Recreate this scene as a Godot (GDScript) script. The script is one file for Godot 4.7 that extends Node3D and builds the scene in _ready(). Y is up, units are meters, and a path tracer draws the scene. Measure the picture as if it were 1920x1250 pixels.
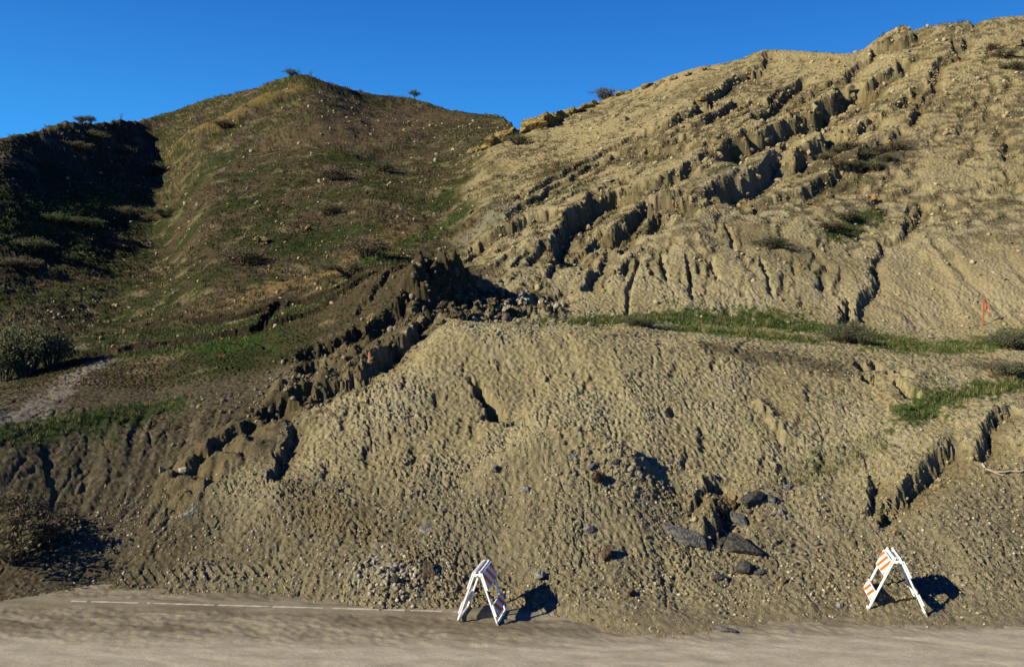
extends Node3D
# A landslide above a mud-covered road: a cut slope, a grassy bench, a cracked upper slope and two far hills.

const EYE := Vector3(0.0, 5.35, 0.0)
const PITCH := 2.0
const FOCAL := 1457.0
const APEX := 1.5           # the terrain grid gets finer towards the road; its columns fan out from a point behind the road

var rng := RandomNumberGenerator.new()
var rows := PackedFloat32Array()      # distance of every grid row from the road's camera side
var cols := PackedFloat32Array()
var cuts := PackedFloat32Array()      # u of the inner, evenly spaced columns
var height_rows: Array = []
var color_rows: Array = []
var feats: Array = []
var paints: Array = []

# ---------------------------------------------------------------- helpers
func lin(r: float, g: float, b: float) -> Color:
	return Color(r, g, b).linear_to_srgb()

func noise(kind: int, freq: float, oct: int, sd: int) -> FastNoiseLite:
	var n := FastNoiseLite.new()
	n.noise_type = kind
	n.frequency = freq
	n.seed = sd
	n.fractal_octaves = oct
	n.fractal_type = FastNoiseLite.FRACTAL_FBM if oct > 1 else FastNoiseLite.FRACTAL_NONE
	return n

func cells(freq: float, sd: int) -> FastNoiseLite:
	var n := noise(FastNoiseLite.TYPE_CELLULAR, freq, 1, sd)
	n.cellular_return_type = FastNoiseLite.RETURN_DISTANCE
	n.cellular_jitter = 1.0
	return n

func numbered(called: String) -> String:
	if not has_node(called):
		return called
	var k := 1
	while has_node("%s_%03d" % [called, k]):
		k += 1
	return "%s_%03d" % [called, k]

func tag(o: Node, label := "", category := "", group := "", kind := "") -> void:
	if label: o.set_meta("label", label)
	if category: o.set_meta("category", category)
	if group: o.set_meta("group", group)
	if kind: o.set_meta("kind", kind)

func thing(called: String, label: String, category: String, at_point := Vector3.ZERO, group := "") -> Node3D:
	var o := Node3D.new()
	o.name = numbered(called)
	add_child(o, true)
	o.position = at_point
	tag(o, label, category, group)
	return o

func part(called: String, mesh: Mesh, mat: Material, parent: Node) -> MeshInstance3D:
	var o := MeshInstance3D.new()
	o.name = called if parent != self else numbered(called)
	o.mesh = mesh
	o.material_override = mat
	parent.add_child(o, true)
	return o

func pchip(xs: PackedFloat32Array, ys: PackedFloat32Array, x: float) -> float:
	var n := xs.size()
	if x <= xs[0]: return ys[0]
	if x >= xs[n - 1]: return ys[n - 1]
	var i := clampi(xs.bsearch(x) - 1, 0, n - 2)
	var h := xs[i + 1] - xs[i]
	var m0 := slope_at(xs, ys, i)
	var m1 := slope_at(xs, ys, i + 1)
	var t := (x - xs[i]) / h
	var t2 := t * t
	var t3 := t2 * t
	return (2 * t3 - 3 * t2 + 1) * ys[i] + (t3 - 2 * t2 + t) * h * m0 + (3 * t2 - 2 * t3) * ys[i + 1] + (t3 - t2) * h * m1

func slope_at(xs: PackedFloat32Array, ys: PackedFloat32Array, i: int) -> float:
	var n := xs.size()
	if i == 0: return (ys[1] - ys[0]) / (xs[1] - xs[0])
	if i == n - 1: return (ys[n - 1] - ys[n - 2]) / (xs[n - 1] - xs[n - 2])
	var h0 := xs[i] - xs[i - 1]
	var h1 := xs[i + 1] - xs[i]
	var a := (ys[i] - ys[i - 1]) / h0
	var b := (ys[i + 1] - ys[i]) / h1
	if a * b <= 0.0: return 0.0
	var w1 := 2 * h1 + h0
	var w2 := h1 + 2 * h0
	return (w1 + w2) / (w1 / a + w2 / b)

# a sight line as (sideways per metre ahead, rise per metre ahead)
func sight(px: float, py: float) -> Vector2:
	var a := deg_to_rad(PITCH)
	var x := (px - 960.0) / FOCAL
	var y := (625.0 - py) / FOCAL
	var ahead := cos(a) + y * sin(a)
	return Vector2(x / ahead, (y * cos(a) - sin(a)) / ahead)

# ---------------------------------------------------------------- the lie of the land
# Surveyed profiles of the hillside, one per bearing: (bearing, then pairs of elevation mark and distance in metres)
func profiles() -> Array:
	return [
		[-500, [1250,11.4, 1120,13.6, 1060,14.2, 950,15.2, 850,15.8, 790,16.6, 740,19, 700,23, 640,30, 500,37, 400,41, 330,46]],
		[0, [1250,11.4, 1120,14.0, 1060,15.0, 950,16.0, 850,16.9, 790,18.0, 740,21.0, 718,23.5, 700,26.0, 640,33.0, 600,36.0, 500,42.4, 400,49.8, 300,59.5, 257,65.6]],
		[100, [1250,11.4, 1115,14.2, 1050,15.2, 950,16.3, 850,17.3, 790,18.5, 740,21.0, 700,23.8, 665,27.5, 635,34.0, 580,38.0, 490,47.3, 400,55.9, 300,68.1, 227,77.8]],
		[165, [1250,11.4, 1110,14.3, 1045,15.3, 950,16.4, 850,17.6, 790,18.9, 735,21.2, 690,24.0, 655,28.0, 628,35.0, 570,40.0, 480,50, 400,60, 300,75, 213,88]],
		[225, [1250,11.4, 1110,14.3, 1045,15.3, 950,16.5, 850,17.7, 790,19.1, 730,21.6, 680,24.4, 648,28.0, 622,35.0, 565,41.2, 480,53, 400,65, 310,82, 213,101]],
		[255, [1250,11.4, 1112,14.2, 1048,15.2, 950,16.5, 850,17.8, 790,19.3, 726,21.8, 675,24.6, 642,28.2, 614,34.6, 560,41, 480,54, 400,67.5, 310,87, 214,109]],
		[285, [1250,11.4, 1115,14.2, 1050,15.1, 950,16.5, 850,17.9, 790,19.4, 720,22.2, 670,24.8, 635,28.5, 605,34, 555,41, 480,54.5, 400,69, 330,86, 270,102, 215,117]],
		[400, [1250,11.4, 1130,13.9, 1070,14.7, 950,16.3, 850,17.8, 780,19.4, 700,22, 640,25.5, 600,29, 560,34, 500,40, 400,52, 300,72, 240,95, 187,128]],
		[480, [1250,11.4, 1135,13.8, 1070,14.6, 950,16.1, 850,17.6, 770,19.4, 700,21.6, 645,24.4, 600,27.6, 560,32.5, 500,39, 400,51, 300,68, 220,93, 166,122]],
		[560, [1250,11.4, 1140,13.7, 1070,14.5, 950,16, 850,17.6, 760,19.3, 700,20.9, 650,23, 600,26, 560,30.5, 500,38, 400,50, 300,66, 220,88, 141,116]],
		[620, [1250,11.4, 1145,13.5, 1075,14.4, 950,15.9, 850,17.5, 760,19.2, 695,20.7, 645,22.8, 595,25.2, 545,29, 495,37, 400,49, 310,64, 230,86, 156,118]],
		[700, [1250,11.4, 1150,13.4, 1080,14.3, 950,15.9, 850,17.4, 760,19, 690,20.4, 640,22.4, 590,24.6, 540,27, 500,30, 482,35, 400,46, 330,60, 260,84, 178,124]],
		[776, [1250,11.4, 1150,13.4, 1070,14.4, 950,15.9, 850,17.4, 760,18.9, 680,20.4, 620,22, 588,24.6, 548,27, 515,29.5, 484,35, 400,46, 330,60, 260,86, 187,130]],
		[850, [1250,11.4, 1155,13.3, 1060,14.5, 950,15.9, 850,17.4, 760,18.9, 680,20.3, 605,21.9, 588,24.4, 564,27, 535,29.5, 486,34.5, 430,41, 370,48, 300,66, 250,92, 212,126]],
		[930, [1250,11.4, 1165,13.1, 1060,14.5, 950,15.8, 870,17, 780,18.5, 680,20.3, 609,21.9, 600,24.4, 580,27, 550,29.4, 480,33, 400,38, 340,46, 288,54, 262,62, 240,100, 222,122]],
		[972, [1250,11.4, 1180,12.8, 1060,14.4, 950,15.7, 870,16.9, 780,18.5, 680,20.3, 612,21.9, 602,24.8, 588,27.2, 510,30.5, 420,36, 340,45.5, 285,54, 255,62, 232,108]],
		[990, [1250,11.4, 1186,12.7, 1060,14.3, 950,15.6, 870,16.8, 780,18.4, 680,20.3, 613,21.9, 603,25, 590,27.4, 500,31, 400,37.2, 330,45.5, 280,54.5, 239,64.5]],
		[1000, [1250,11.4, 1190,12.6, 1060,14.3, 950,15.6, 870,16.8, 780,18.4, 680,20.3, 614,21.9, 604,25, 590,27.4, 500,31, 400,37, 330,45, 280,54, 237,64]],
		[1060, [1250,11.4, 1205,12.3, 1060,14.2, 950,15.5, 860,16.9, 780,18.4, 680,20.4, 617,21.9, 601,26, 590,27.4, 500,31, 400,36, 330,44, 270,54, 213,66]],
		[1150, [1250,11.4, 1215,12, 1060,14.2, 950,15.6, 870,16.9, 780,18.6, 680,20.5, 623,21.9, 600,26.5, 590,27.4, 510,30.5, 420,34.5, 350,40, 280,48, 220,58, 180,68]],
		[1300, [1250,11.4, 1200,12.2, 1080,14.2, 960,15.8, 860,17.4, 760,19.2, 670,21, 637,21.9, 602,26.8, 592,27.4, 510,30.3, 400,34.5, 300,41, 200,51, 131,63]],
		[1385, [1250,11.4, 1190,12.4, 1090,14.0, 980,15.6, 880,17.2, 780,18.8, 680,20.8, 643,21.9, 605,27, 500,30.6, 400,35, 300,41, 200,50, 112,62]],
		[1425, [1250,11.4, 1185,12.5, 1095,13.9, 990,15.4, 890,17, 790,18.6, 690,20.6, 648,21.9, 606,27, 500,30.6, 400,35, 300,41, 200,50, 130,59, 90,61.5]],
		[1480, [1250,11.4, 1180,12.6, 1100,13.8, 1000,15.3, 900,16.9, 800,18.5, 700,20.4, 652,22, 608,27, 500,30.7, 400,35, 300,41, 200,49.5, 125,58, 95,61]],
		[1595, [1250,11.4, 1170,12.8, 1100,13.8, 1000,15.4, 900,16.9, 800,18.6, 720,20.3, 660,22.2, 628,25, 606,27, 500,31, 400,35.5, 300,41, 200,48, 125,55, 102,58]],
		[1650, [1250,11.4, 1165,12.8, 1100,13.8, 1000,15.3, 900,16.8, 800,18.4, 730,20.1, 665,22.3, 636,25, 615,27, 500,31.2, 400,35.5, 300,40.6, 200,47, 110,54, 62,58]],
		[1700, [1250,11.4, 1162,12.9, 1100,13.8, 1000,15.2, 900,16.6, 800,18.2, 740,19.7, 680,21.6, 655,23.8, 630,26.4, 500,31.2, 400,35.4, 300,40.4, 200,46.5, 110,53, 44,58]],
		[1750, [1250,11.4, 1160,12.9, 1100,13.8, 1000,15.2, 900,16.5, 810,17.9, 765,19.3, 700,21.2, 662,23.5, 637,26.2, 500,31, 400,35, 300,40, 200,46, 100,53, 45,57]],
		[1920, [1250,11.4, 1150,13.1, 1060,14.3, 960,15.6, 860,17, 775,18.3, 740,20.3, 662,23, 632,26, 500,30.4, 400,34.4, 300,39, 200,44.6, 100,51.2, 23,57]],
		[2400, [1250,11.4, 1150,13.1, 1060,14.3, 960,15.6, 860,17, 775,18.3, 740,20.3, 662,23, 632,26, 500,30.4, 400,34.4, 300,39, 200,44.6, 100,51.2, 10,58]],
	]

const STEPS := 60
const UN := 261
const U0 := -1.3
const US := 0.01
var dgrid := PackedFloat32Array()
var table: Array = []

func lay_land() -> void:
	var d := 4.0
	while d < 250.0:
		dgrid.append(d)
		d += 0.1 if d < 32.0 else (0.25 if d < 72.0 else 1.0)
	var pr := profiles()
	var us := PackedFloat32Array()
	var crests := PackedFloat32Array()
	var shares: Array = []          # per profile: distance at every share of the way from the road mark to the crest
	for p in pr:
		us.append((p[0] - 960.0) / FOCAL)
		var list: Array = p[1]
		var top: float = list[list.size() - 2]
		crests.append(top)
		var qs := PackedFloat32Array()
		var dd := PackedFloat32Array()
		for k in range(0, list.size(), 2):
			qs.append((1250.0 - list[k]) / (1250.0 - top))
			dd.append(list[k + 1])
		var line := PackedFloat32Array()
		for k in STEPS + 1:
			line.append(pchip(qs, dd, float(k) / STEPS))
		shares.append(line)
	var lines: Array = []
	for k in UN:
		var u := U0 + US * k
		var crest := pchip(us, crests, u)
		var xs := PackedFloat32Array([0.0, 10.0])
		var ys := PackedFloat32Array([-0.11, -0.11])
		for q in STEPS + 1:
			var col := PackedFloat32Array()
			for line in shares:
				col.append(line[q])
			var dd := maxf(pchip(us, col, u), xs[xs.size() - 1] + 0.01)
			xs.append(dd)
			ys.append(EYE.y + sight(960.0, lerpf(1250.0, crest, float(q) / STEPS)).y * dd - 0.06)
		var last := xs.size() - 1
		for step in [[7.0, -1.2], [20.0, -7.0], [60.0, -24.0], [120.0, -40.0]]:
			xs.append(xs[last] + step[0])
			ys.append(maxf(ys[last] + step[1], -20.0 - step[0] * 0.01))
		var line := PackedFloat32Array()
		for dd in dgrid:
			line.append(pchip(xs, ys, dd))
		lines.append(line)
	for j in dgrid.size():
		var out := PackedFloat32Array()
		out.resize(UN)
		for k in UN:
			out[k] = lines[k][j]
		table.append(out)
	# weathering: soften the profile joints
	for pass_no in 2:
		var soft: Array = []
		for j in table.size():
			var a: PackedFloat32Array = table[maxi(j - 1, 0)]
			var b: PackedFloat32Array = table[j]
			var c: PackedFloat32Array = table[mini(j + 1, table.size() - 1)]
			var out := PackedFloat32Array()
			out.resize(UN)
			for k in UN:
				var l := maxi(k - 1, 0)
				var r := mini(k + 1, UN - 1)
				out[k] = 0.25 * (b[l] + b[r]) * 0.7 + 0.3 * 0.5 * (a[k] + c[k]) + 0.35 * b[k]
			soft.append(out)
		table = soft

func dgrid_row(d: float) -> float:
	if d < 32.0: return (d - 4.0) / 0.1
	if d < 72.0: return 280.0 + (d - 32.0) / 0.25
	return 440.0 + (d - 72.0)

func base_height(x: float, d: float) -> float:
	var fj := clampf(dgrid_row(d), 0.0, table.size() - 1.001)
	var j := int(fj)
	var fu := clampf((x / d - U0) / US, 0.0, UN - 1.001)
	var k := int(fu)
	var tj := fj - j
	var tk := fu - k
	var a: PackedFloat32Array = table[j]
	var b: PackedFloat32Array = table[j + 1]
	return lerpf(lerpf(a[k], a[k + 1], tk), lerpf(b[k], b[k + 1], tk), tj)

func on_base(px: float, py: float) -> Vector3:
	var s := sight(px, py)
	var d := 10.5
	while d < 200.0:
		var step := 0.02 + d * 0.002
		if EYE.y + s.y * (d + step) < base_height(s.x * (d + step), d + step):
			return Vector3(s.x * d, EYE.y + s.y * d, -d)
		d += step
	return Vector3(s.x * 150.0, EYE.y + s.y * 150.0, -150.0)

func col_of(v: float) -> float:
	# index of a column from its bearing v
	if v < -0.68: return clampf((v + 1.0) / 0.01, 0.0, 32.0)
	if v <= 0.68: return 32.0 + (v + 0.68) * 800.0
	return clampf(32.0 + 1088.0 + (v - 0.68) / 0.01, 0.0, cols.size() - 1.0)

func ground(x: float, z: float) -> float:
	var d := -z
	var r := clampi(rows.bsearch(d) - 1, 0, rows.size() - 2)
	var tr := clampf((d - rows[r]) / (rows[r + 1] - rows[r]), 0.0, 1.0)
	var fc := clampf(col_of(x / (d + APEX)), 0.0, cols.size() - 1.001)
	var c := int(fc)
	var a: PackedFloat32Array = height_rows[r]
	var b: PackedFloat32Array = height_rows[r + 1]
	return lerpf(lerpf(a[c], a[c + 1], fc - c), lerpf(b[c], b[c + 1], fc - c), tr)

func at(px: float, py: float) -> Vector3:
	var s := sight(px, py)
	var d := 10.5
	while d < 200.0:
		var step := 0.015 + d * 0.0015
		var g := maxf(ground(s.x * (d + step), -(d + step)), 0.025 if d < 14.5 else -50.0)
		if EYE.y + s.y * (d + step) < g:
			return Vector3(s.x * (d + step), g, -(d + step))
		d += step
	return Vector3(s.x * 120.0, EYE.y + s.y * 120.0, -120.0)

# ---------------------------------------------------------------- cracks, scarps, mounds, stains and painted shade
class Feature:
	var pts := PackedVector2Array()
	var kind := 0            # 0 scarp, 1 crack, 2 ridge, 3 painted colour or shade, 4 rough ground
	var amp := 0.0
	var reach := 1.0
	var reach_up := 0.0
	var jag := 0.15
	var width := 0.1
	var up := 0.0
	var tail := 0.1
	var tint := Color.WHITE
	var lo := Vector2.ZERO
	var hi := Vector2.ZERO
	var influence := 1.0

func trace(list: Array, ragged := false) -> PackedVector2Array:
	var p := PackedVector2Array()
	for k in range(0, list.size(), 2):
		var q := on_base(list[k], list[k + 1])
		var here := Vector2(q.x, q.z)
		if ragged and p.size() > 0:
			var from := p[p.size() - 1]
			var side := (here - from).orthogonal() * 0.10
			for m in 3:
				p.append(from.lerp(here, 0.25 * (m + 1) + 0.06 * rng.randfn()) + side * 0.8 * rng.randfn())
		p.append(here)
	return p

func bounds(f: Feature) -> void:
	f.lo = f.pts[0]
	f.hi = f.pts[0]
	for q in f.pts:
		f.lo = f.lo.min(q)
		f.hi = f.hi.max(q)
	f.lo -= Vector2(f.influence, f.influence)
	f.hi += Vector2(f.influence, f.influence)

# the ground drops by amp on the right of the line and rises back over reach metres; up is the share of the step that stands above the old ground
func scarp(list: Array, amp: float, reach: float, jag := 0.2, up := 0.12) -> void:
	var f := Feature.new()
	f.pts = trace(list, true)
	f.kind = 0
	f.amp = amp
	f.reach = reach
	f.reach_up = reach * 0.8
	f.jag = jag
	f.up = up
	f.influence = reach + 0.6
	bounds(f)
	feats.append(f)

# the same from bearings and distances
func scarp_at(list: Array, amp: float, reach: float, jag: float, up: float, reach_up: float) -> void:
	var f := Feature.new()
	for k in range(0, list.size(), 2):
		f.pts.append(Vector2(sight(list[k], 560.0).x * list[k + 1], -list[k + 1]))
	f.kind = 0
	f.amp = amp
	f.reach = reach
	f.reach_up = reach_up
	f.tail = 0.42
	f.jag = jag
	f.up = up
	f.influence = reach_up + 0.6
	bounds(f)
	feats.append(f)

func crack(list: Array, width: float, deep: float, jag := 0.1) -> void:
	var f := Feature.new()
	f.pts = trace(list)
	f.kind = 1
	f.amp = deep
	f.width = width
	f.jag = jag
	f.influence = width * 1.5 + jag * 1.5 + 0.1
	bounds(f)
	feats.append(f)

func ridge(list: Array, amp: float, width: float) -> void:
	var f := Feature.new()
	f.pts = trace(list)
	f.kind = 2
	f.amp = amp
	f.width = width
	f.influence = width * 2.2
	bounds(f)
	feats.append(f)

func rough(list: Array, width: float, amp: float) -> void:
	var f := Feature.new()
	f.pts = trace(list)
	f.kind = 4
	f.amp = amp
	f.width = width
	f.influence = width
	bounds(f)
	feats.append(f)

func stain_or_shade(list: Array, width: float, tint: Color, share := 1.0) -> void:
	var f := Feature.new()
	f.pts = trace(list)
	f.kind = 3
	f.width = width
	f.tint = tint
	f.amp = share
	f.influence = width * 1.4
	bounds(f)
	paints.append(f)

# ---------------------------------------------------------------- soil
var n_big := noise(FastNoiseLite.TYPE_SIMPLEX_SMOOTH, 0.16, 3, 11)
var n_hill := noise(FastNoiseLite.TYPE_SIMPLEX_SMOOTH, 0.035, 4, 12)
var n_clod := noise(FastNoiseLite.TYPE_SIMPLEX, 3.2, 3, 13)
var n_fine := noise(FastNoiseLite.TYPE_SIMPLEX, 6.0, 2, 14)
var n_rill := noise(FastNoiseLite.TYPE_SIMPLEX_SMOOTH, 1.0, 2, 15)
var n_jag := noise(FastNoiseLite.TYPE_SIMPLEX, 1.3, 3, 16)
var n_step := noise(FastNoiseLite.TYPE_SIMPLEX_SMOOTH, 0.6, 2, 21)
var n_seam := noise(FastNoiseLite.TYPE_SIMPLEX, 0.9, 2, 23)
var n_cell := cells(5.0, 22)
var n_tone := noise(FastNoiseLite.TYPE_SIMPLEX_SMOOTH, 0.35, 4, 17)
var n_weed := noise(FastNoiseLite.TYPE_SIMPLEX, 0.9, 4, 18)
var n_green := noise(FastNoiseLite.TYPE_SIMPLEX_SMOOTH, 0.12, 4, 19)
var n_grain := noise(FastNoiseLite.TYPE_SIMPLEX, 5.0, 2, 20)

const TAN := Color(0.210, 0.181, 0.104)
const PALE := Color(0.212, 0.190, 0.124)
const GREY := Color(0.138, 0.124, 0.082)
const MUD := Color(0.185, 0.158, 0.100)
const UMBER := Color(0.055, 0.044, 0.028)
const OLIVE := Color(0.038, 0.036, 0.018)
const MOSS := Color(0.020, 0.029, 0.010)
const GOLD := Color(0.14, 0.110, 0.045)
const LEAF := Color(0.028, 0.054, 0.013)
const WEED := Color(0.055, 0.049, 0.034)

var edge_d := PackedFloat32Array([9.0, 14.3, 16.0, 18.0, 20.0, 23.0, 26.0, 30.0, 40.0, 50.0, 58.0, 66.0, 72.0, 80.0])
var edge_x := PackedFloat32Array([-30.0, -6.2, -6.1, -5.8, -5.9, -4.6, -3.0, -2.2, -1.4, -2.0, -2.6, -0.5, 2.5, 70.0])

func build_row(r: int) -> void:
	var d := rows[r]
	var z := -d
	var n := cols.size()
	var hs := PackedFloat32Array()
	var cs := PackedColorArray()
	hs.resize(n)
	cs.resize(n)
	var border := pchip(edge_d, edge_x, d)
	var far := smoothstep(60.0, 80.0, d)
	var soft := maxf(0.0, d - 25.0) * 0.07
	var scale_w := d + APEX
	# ground that rolls with distance
	var lower := smoothstep(12.6, 14.2, d) * (1.0 - smoothstep(21.4, 22.4, d))
	var upper := smoothstep(26.6, 28.5, d)
	for c in n:
		var x := cols[c] * scale_w
		var h := base_height(x, d)
		var off_road := smoothstep(12.2, 14.6, d + 0.1 * x * smoothstep(0.0, 8.0, x))
		var side := smoothstep(-1.2 - soft, 1.2 + soft, x - border + (1.5 + soft) * n_tone.get_noise_2d(x, z))   # 0 the left hill, 1 the slide
		var big := n_big.get_noise_2d(x, z)
		var rill := n_rill.get_noise_2d(x * 0.75 + 1.3 * big, z * 0.2 + x * 0.05)
		var lump := 1.2 if d > 22.0 else 2.6
		var clod := absf(n_clod.get_noise_2d(x * lump, z * lump * 0.7))
		var fine := n_fine.get_noise_2d(x, z)
		var tone := n_tone.get_noise_2d(x + 40.0, z)
		var weed := n_weed.get_noise_2d(x, z * 1.4)
		var green := n_green.get_noise_2d(x, z)
		var grain := n_grain.get_noise_2d(x * 1.3, z)
		var amount := off_road * (0.25 + 0.75 * lower + 0.9 * upper)
		h += big * (0.24 - 0.15 * upper * side) * amount
		h += n_rill.get_noise_2d(x * 2.4 - 0.35 * z + 0.8 * big, z * 0.2) * 0.055 * lower * (1.0 - side) * smoothstep(15.6, 17.0, d) * smoothstep(-5.2, -7.0, x) * (1.0 - smoothstep(19.0, 20.5, d))
		h += rill * (0.07 * lower + 0.15 * upper * side * (1.0 - smoothstep(34.0, 44.0, d)) ) * (0.6 + 0.4 * side)
		if d < 45.0:
			var patchy := (0.14 + 0.86 * side) * clampf(0.62 + 1.7 * tone + 0.6 * weed, 0.06, 1.5) * (1.0 - 0.45 * smoothstep(5.0, 11.0, x))
			var seam := 1.0 - absf(n_seam.get_noise_2d(x * 1.6 + 0.6 * big, z * 0.55))
			h -= 0.065 * pow(seam, 12.0) * (lower + 0.8 * upper) * clampf(0.3 + 1.6 * weed + tone, 0.0, 1.0)
			h += (clod - 0.2) * (0.060 * lower + 0.09 * upper) * patchy
			h -= n_cell.get_noise_2d(x * 1.9 + 0.4 * fine, z * 1.5) * (0.023 * lower + 0.03 * upper * (1.0 - smoothstep(32.0, 45.0, d))) * patchy
		else:
			h += (clod - 0.2) * 0.13 * upper * (1.0 - far)
		h += fine * (0.026 * lower * (0.35 + 0.65 * side) + 0.03 * upper) + fine * 0.006
		h += (fine * 0.03 + (clod - 0.2) * 0.06) * smoothstep(21.4, 22.2, d) * (1.0 - smoothstep(26.6, 28.5, d))
		if d > 32.0:
			h += n_hill.get_noise_2d(x, z) * (smoothstep(32.0, 60.0, d) * (1.0 - side) * 0.6 + 0.2 * upper) * (1.0 - 0.7 * smoothstep(85.0, 115.0, d))
			h += big * 0.15 * far + weed * 0.10 * (1.0 - side) * (1.0 - 0.6 * far)
		if d > 14.2 and d < 15.0 and x > -7.6 and x < -4.4:
			h += 0.035 * smoothstep(0.3, 0.1, absf(d - 14.62 + 0.02 * x)) * maxf(0.0, sin((x + 0.9 * absf(d - 14.62)) * TAU / 0.19))
		h += 0.07 * n_tone.get_noise_2d(x * 1.6, z * 1.6) * smoothstep(11.0, 12.0, d) * (1.0 - smoothstep(14.0, 15.5, d))
		# soil colours
		var k := TAN.lerp(PALE, clampf(0.35 + tone * 1.1, 0.0, 1.0))
		if lower > 0.0:
			var debris := smoothstep(17.6, 15.6, d - 0.8 * tone)
			k = k.lerp(GREY, debris * 0.85)
			k = k.lerp(UMBER, clampf(-big * 0.5 + debris * 0.12, 0.0, 0.35))
		if upper > 0.0:
			k = k.lerp(Color(0.225, 0.182, 0.092), 0.45 * smoothstep(30.0, 44.0, d))
			k = k.lerp(WEED, upper * clampf(weed * 1.7 + green * 1.3 - 0.08, 0.0, 0.7) * smoothstep(29.0, 34.0, d))
		if side < 1.0:
			var hill := OLIVE.lerp(UMBER, clampf(0.5 + green * 1.8, 0.0, 1.0))  # growth and soil colours, darkened to paint in the dim grazing light
			hill = hill.lerp(TAN, clampf(tone * 1.3 - 0.2, 0.0, 0.38))
			hill = hill.lerp(MOSS, clampf(weed * 1.6 - green * 1.4 + 0.05, 0.0, 0.9))
			hill = hill.lerp(GOLD, clampf(grain * 1.2 - 0.25, 0.0, 0.4) * far)
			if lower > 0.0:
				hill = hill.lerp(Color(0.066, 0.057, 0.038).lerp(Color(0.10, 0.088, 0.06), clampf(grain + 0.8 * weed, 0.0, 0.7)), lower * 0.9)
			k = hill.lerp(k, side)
		k = MUD.lerp(k, off_road)
		var shade := 1.0 + 0.28 * grain + 0.10 * fine
		hs[c] = h
		cs[c] = Color(k.r * shade, k.g * shade, k.b * shade)
	# breaks in the ground
	var blur_jag := 1.0 if d < 36.0 else 0.6
	var blur := 0.02 if d < 22.2 else (0.06 if d < 36.0 else 0.15)
	for f: Feature in feats:
		if z < f.lo.y or z > f.hi.y:
			continue
		var c0 := int(floor(col_of(f.lo.x / scale_w)))
		var c1 := int(ceil(col_of(f.hi.x / scale_w)))
		var segs := f.pts.size() - 1
		for c in range(c0, c1 + 1):
			var x := cols[c] * scale_w
			var best := 1e9
			var along := 0.0
			var across := 0.0
			for i in segs:
				var a := f.pts[i]
				var b := f.pts[i + 1]
				var ex := b.x - a.x
				var ez := b.y - a.y
				var qx := x - a.x
				var qz := z - a.y
				var t := clampf((qx * ex + qz * ez) / (ex * ex + ez * ez), 0.0, 1.0)
				var rx := qx - t * ex
				var rz := qz - t * ez
				var d2 := rx * rx + rz * rz
				if d2 < best:
					best = d2
					along = (i + t) / segs
					across = qz * ex - qx * ez
			var dist := sqrt(best)
			if dist > f.influence:
				continue
			var taper := smoothstep(0.0, f.tail, along) * smoothstep(1.0, 1.0 - f.tail, along)
			match f.kind:
				0:
					var s := dist if across > 0.0 else -dist
					if dist < 1.2:
						s += f.jag * (n_step.get_noise_2d(x, z) * 0.8 + 0.14 * n_fine.get_noise_2d(x * 0.8, z * 0.8) * blur_jag + (0.3 if d < 30.0 else 0.12) * n_jag.get_noise_2d(x * 1.4, z * 1.4))
					var wide := 0.05 + (0.28 if d < 36.0 else 0.16) * absf(f.amp) + blur
					var step := smoothstep(-0.4 * wide, 0.6 * wide, s)
					var amp := f.amp * taper * (0.95 + 0.15 * n_step.get_noise_2d(x * 0.8 + 9.0, z * 0.8))
					var down := clampf(1.0 - s / f.reach, 0.0, 1.0)
					var rise := clampf(1.0 + s / f.reach_up, 0.0, 1.0)
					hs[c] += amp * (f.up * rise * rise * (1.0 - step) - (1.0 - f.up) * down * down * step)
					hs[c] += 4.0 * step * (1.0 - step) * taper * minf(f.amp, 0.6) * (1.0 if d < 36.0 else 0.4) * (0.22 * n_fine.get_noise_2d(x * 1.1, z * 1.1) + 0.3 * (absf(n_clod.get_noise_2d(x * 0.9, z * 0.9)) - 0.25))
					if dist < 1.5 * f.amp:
						# broken earth, darkened to paint in the shade of face and foot
						var scarp_shade := step * (1.0 - smoothstep(0.3 * f.amp, 1.5 * f.amp, s)) * taper
						cs[c] = cs[c].lerp(Color(0.100, 0.080, 0.043), 0.75 * scarp_shade)
				1:
					var s := dist + f.jag * n_jag.get_noise_2d(x * 2.0, z * 2.0)
					var w := f.width * (0.25 + 0.75 * taper) * (1.0 + 0.7 * n_jag.get_noise_2d(x * 0.8, z * 0.8 + 30.0))
					hs[c] -= f.amp * (1.0 - smoothstep(w * 0.45, w, s)) * (0.4 + 0.6 * taper)
				2:
					hs[c] += f.amp * exp(-best / (f.width * f.width)) * smoothstep(0.0, 0.2, along) * smoothstep(1.0, 0.8, along)
				4:
					var fade := smoothstep(f.width, f.width * 0.55, dist)
					hs[c] += fade * f.amp * (absf(n_step.get_noise_2d(x * 1.6, z * 1.6)) * 1.5 + 0.12 * n_fine.get_noise_2d(x * 0.4, z * 0.4) - 0.2)
					cs[c] = cs[c].lerp(Color(0.11, 0.09, 0.05), 0.6 * fade)
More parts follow.
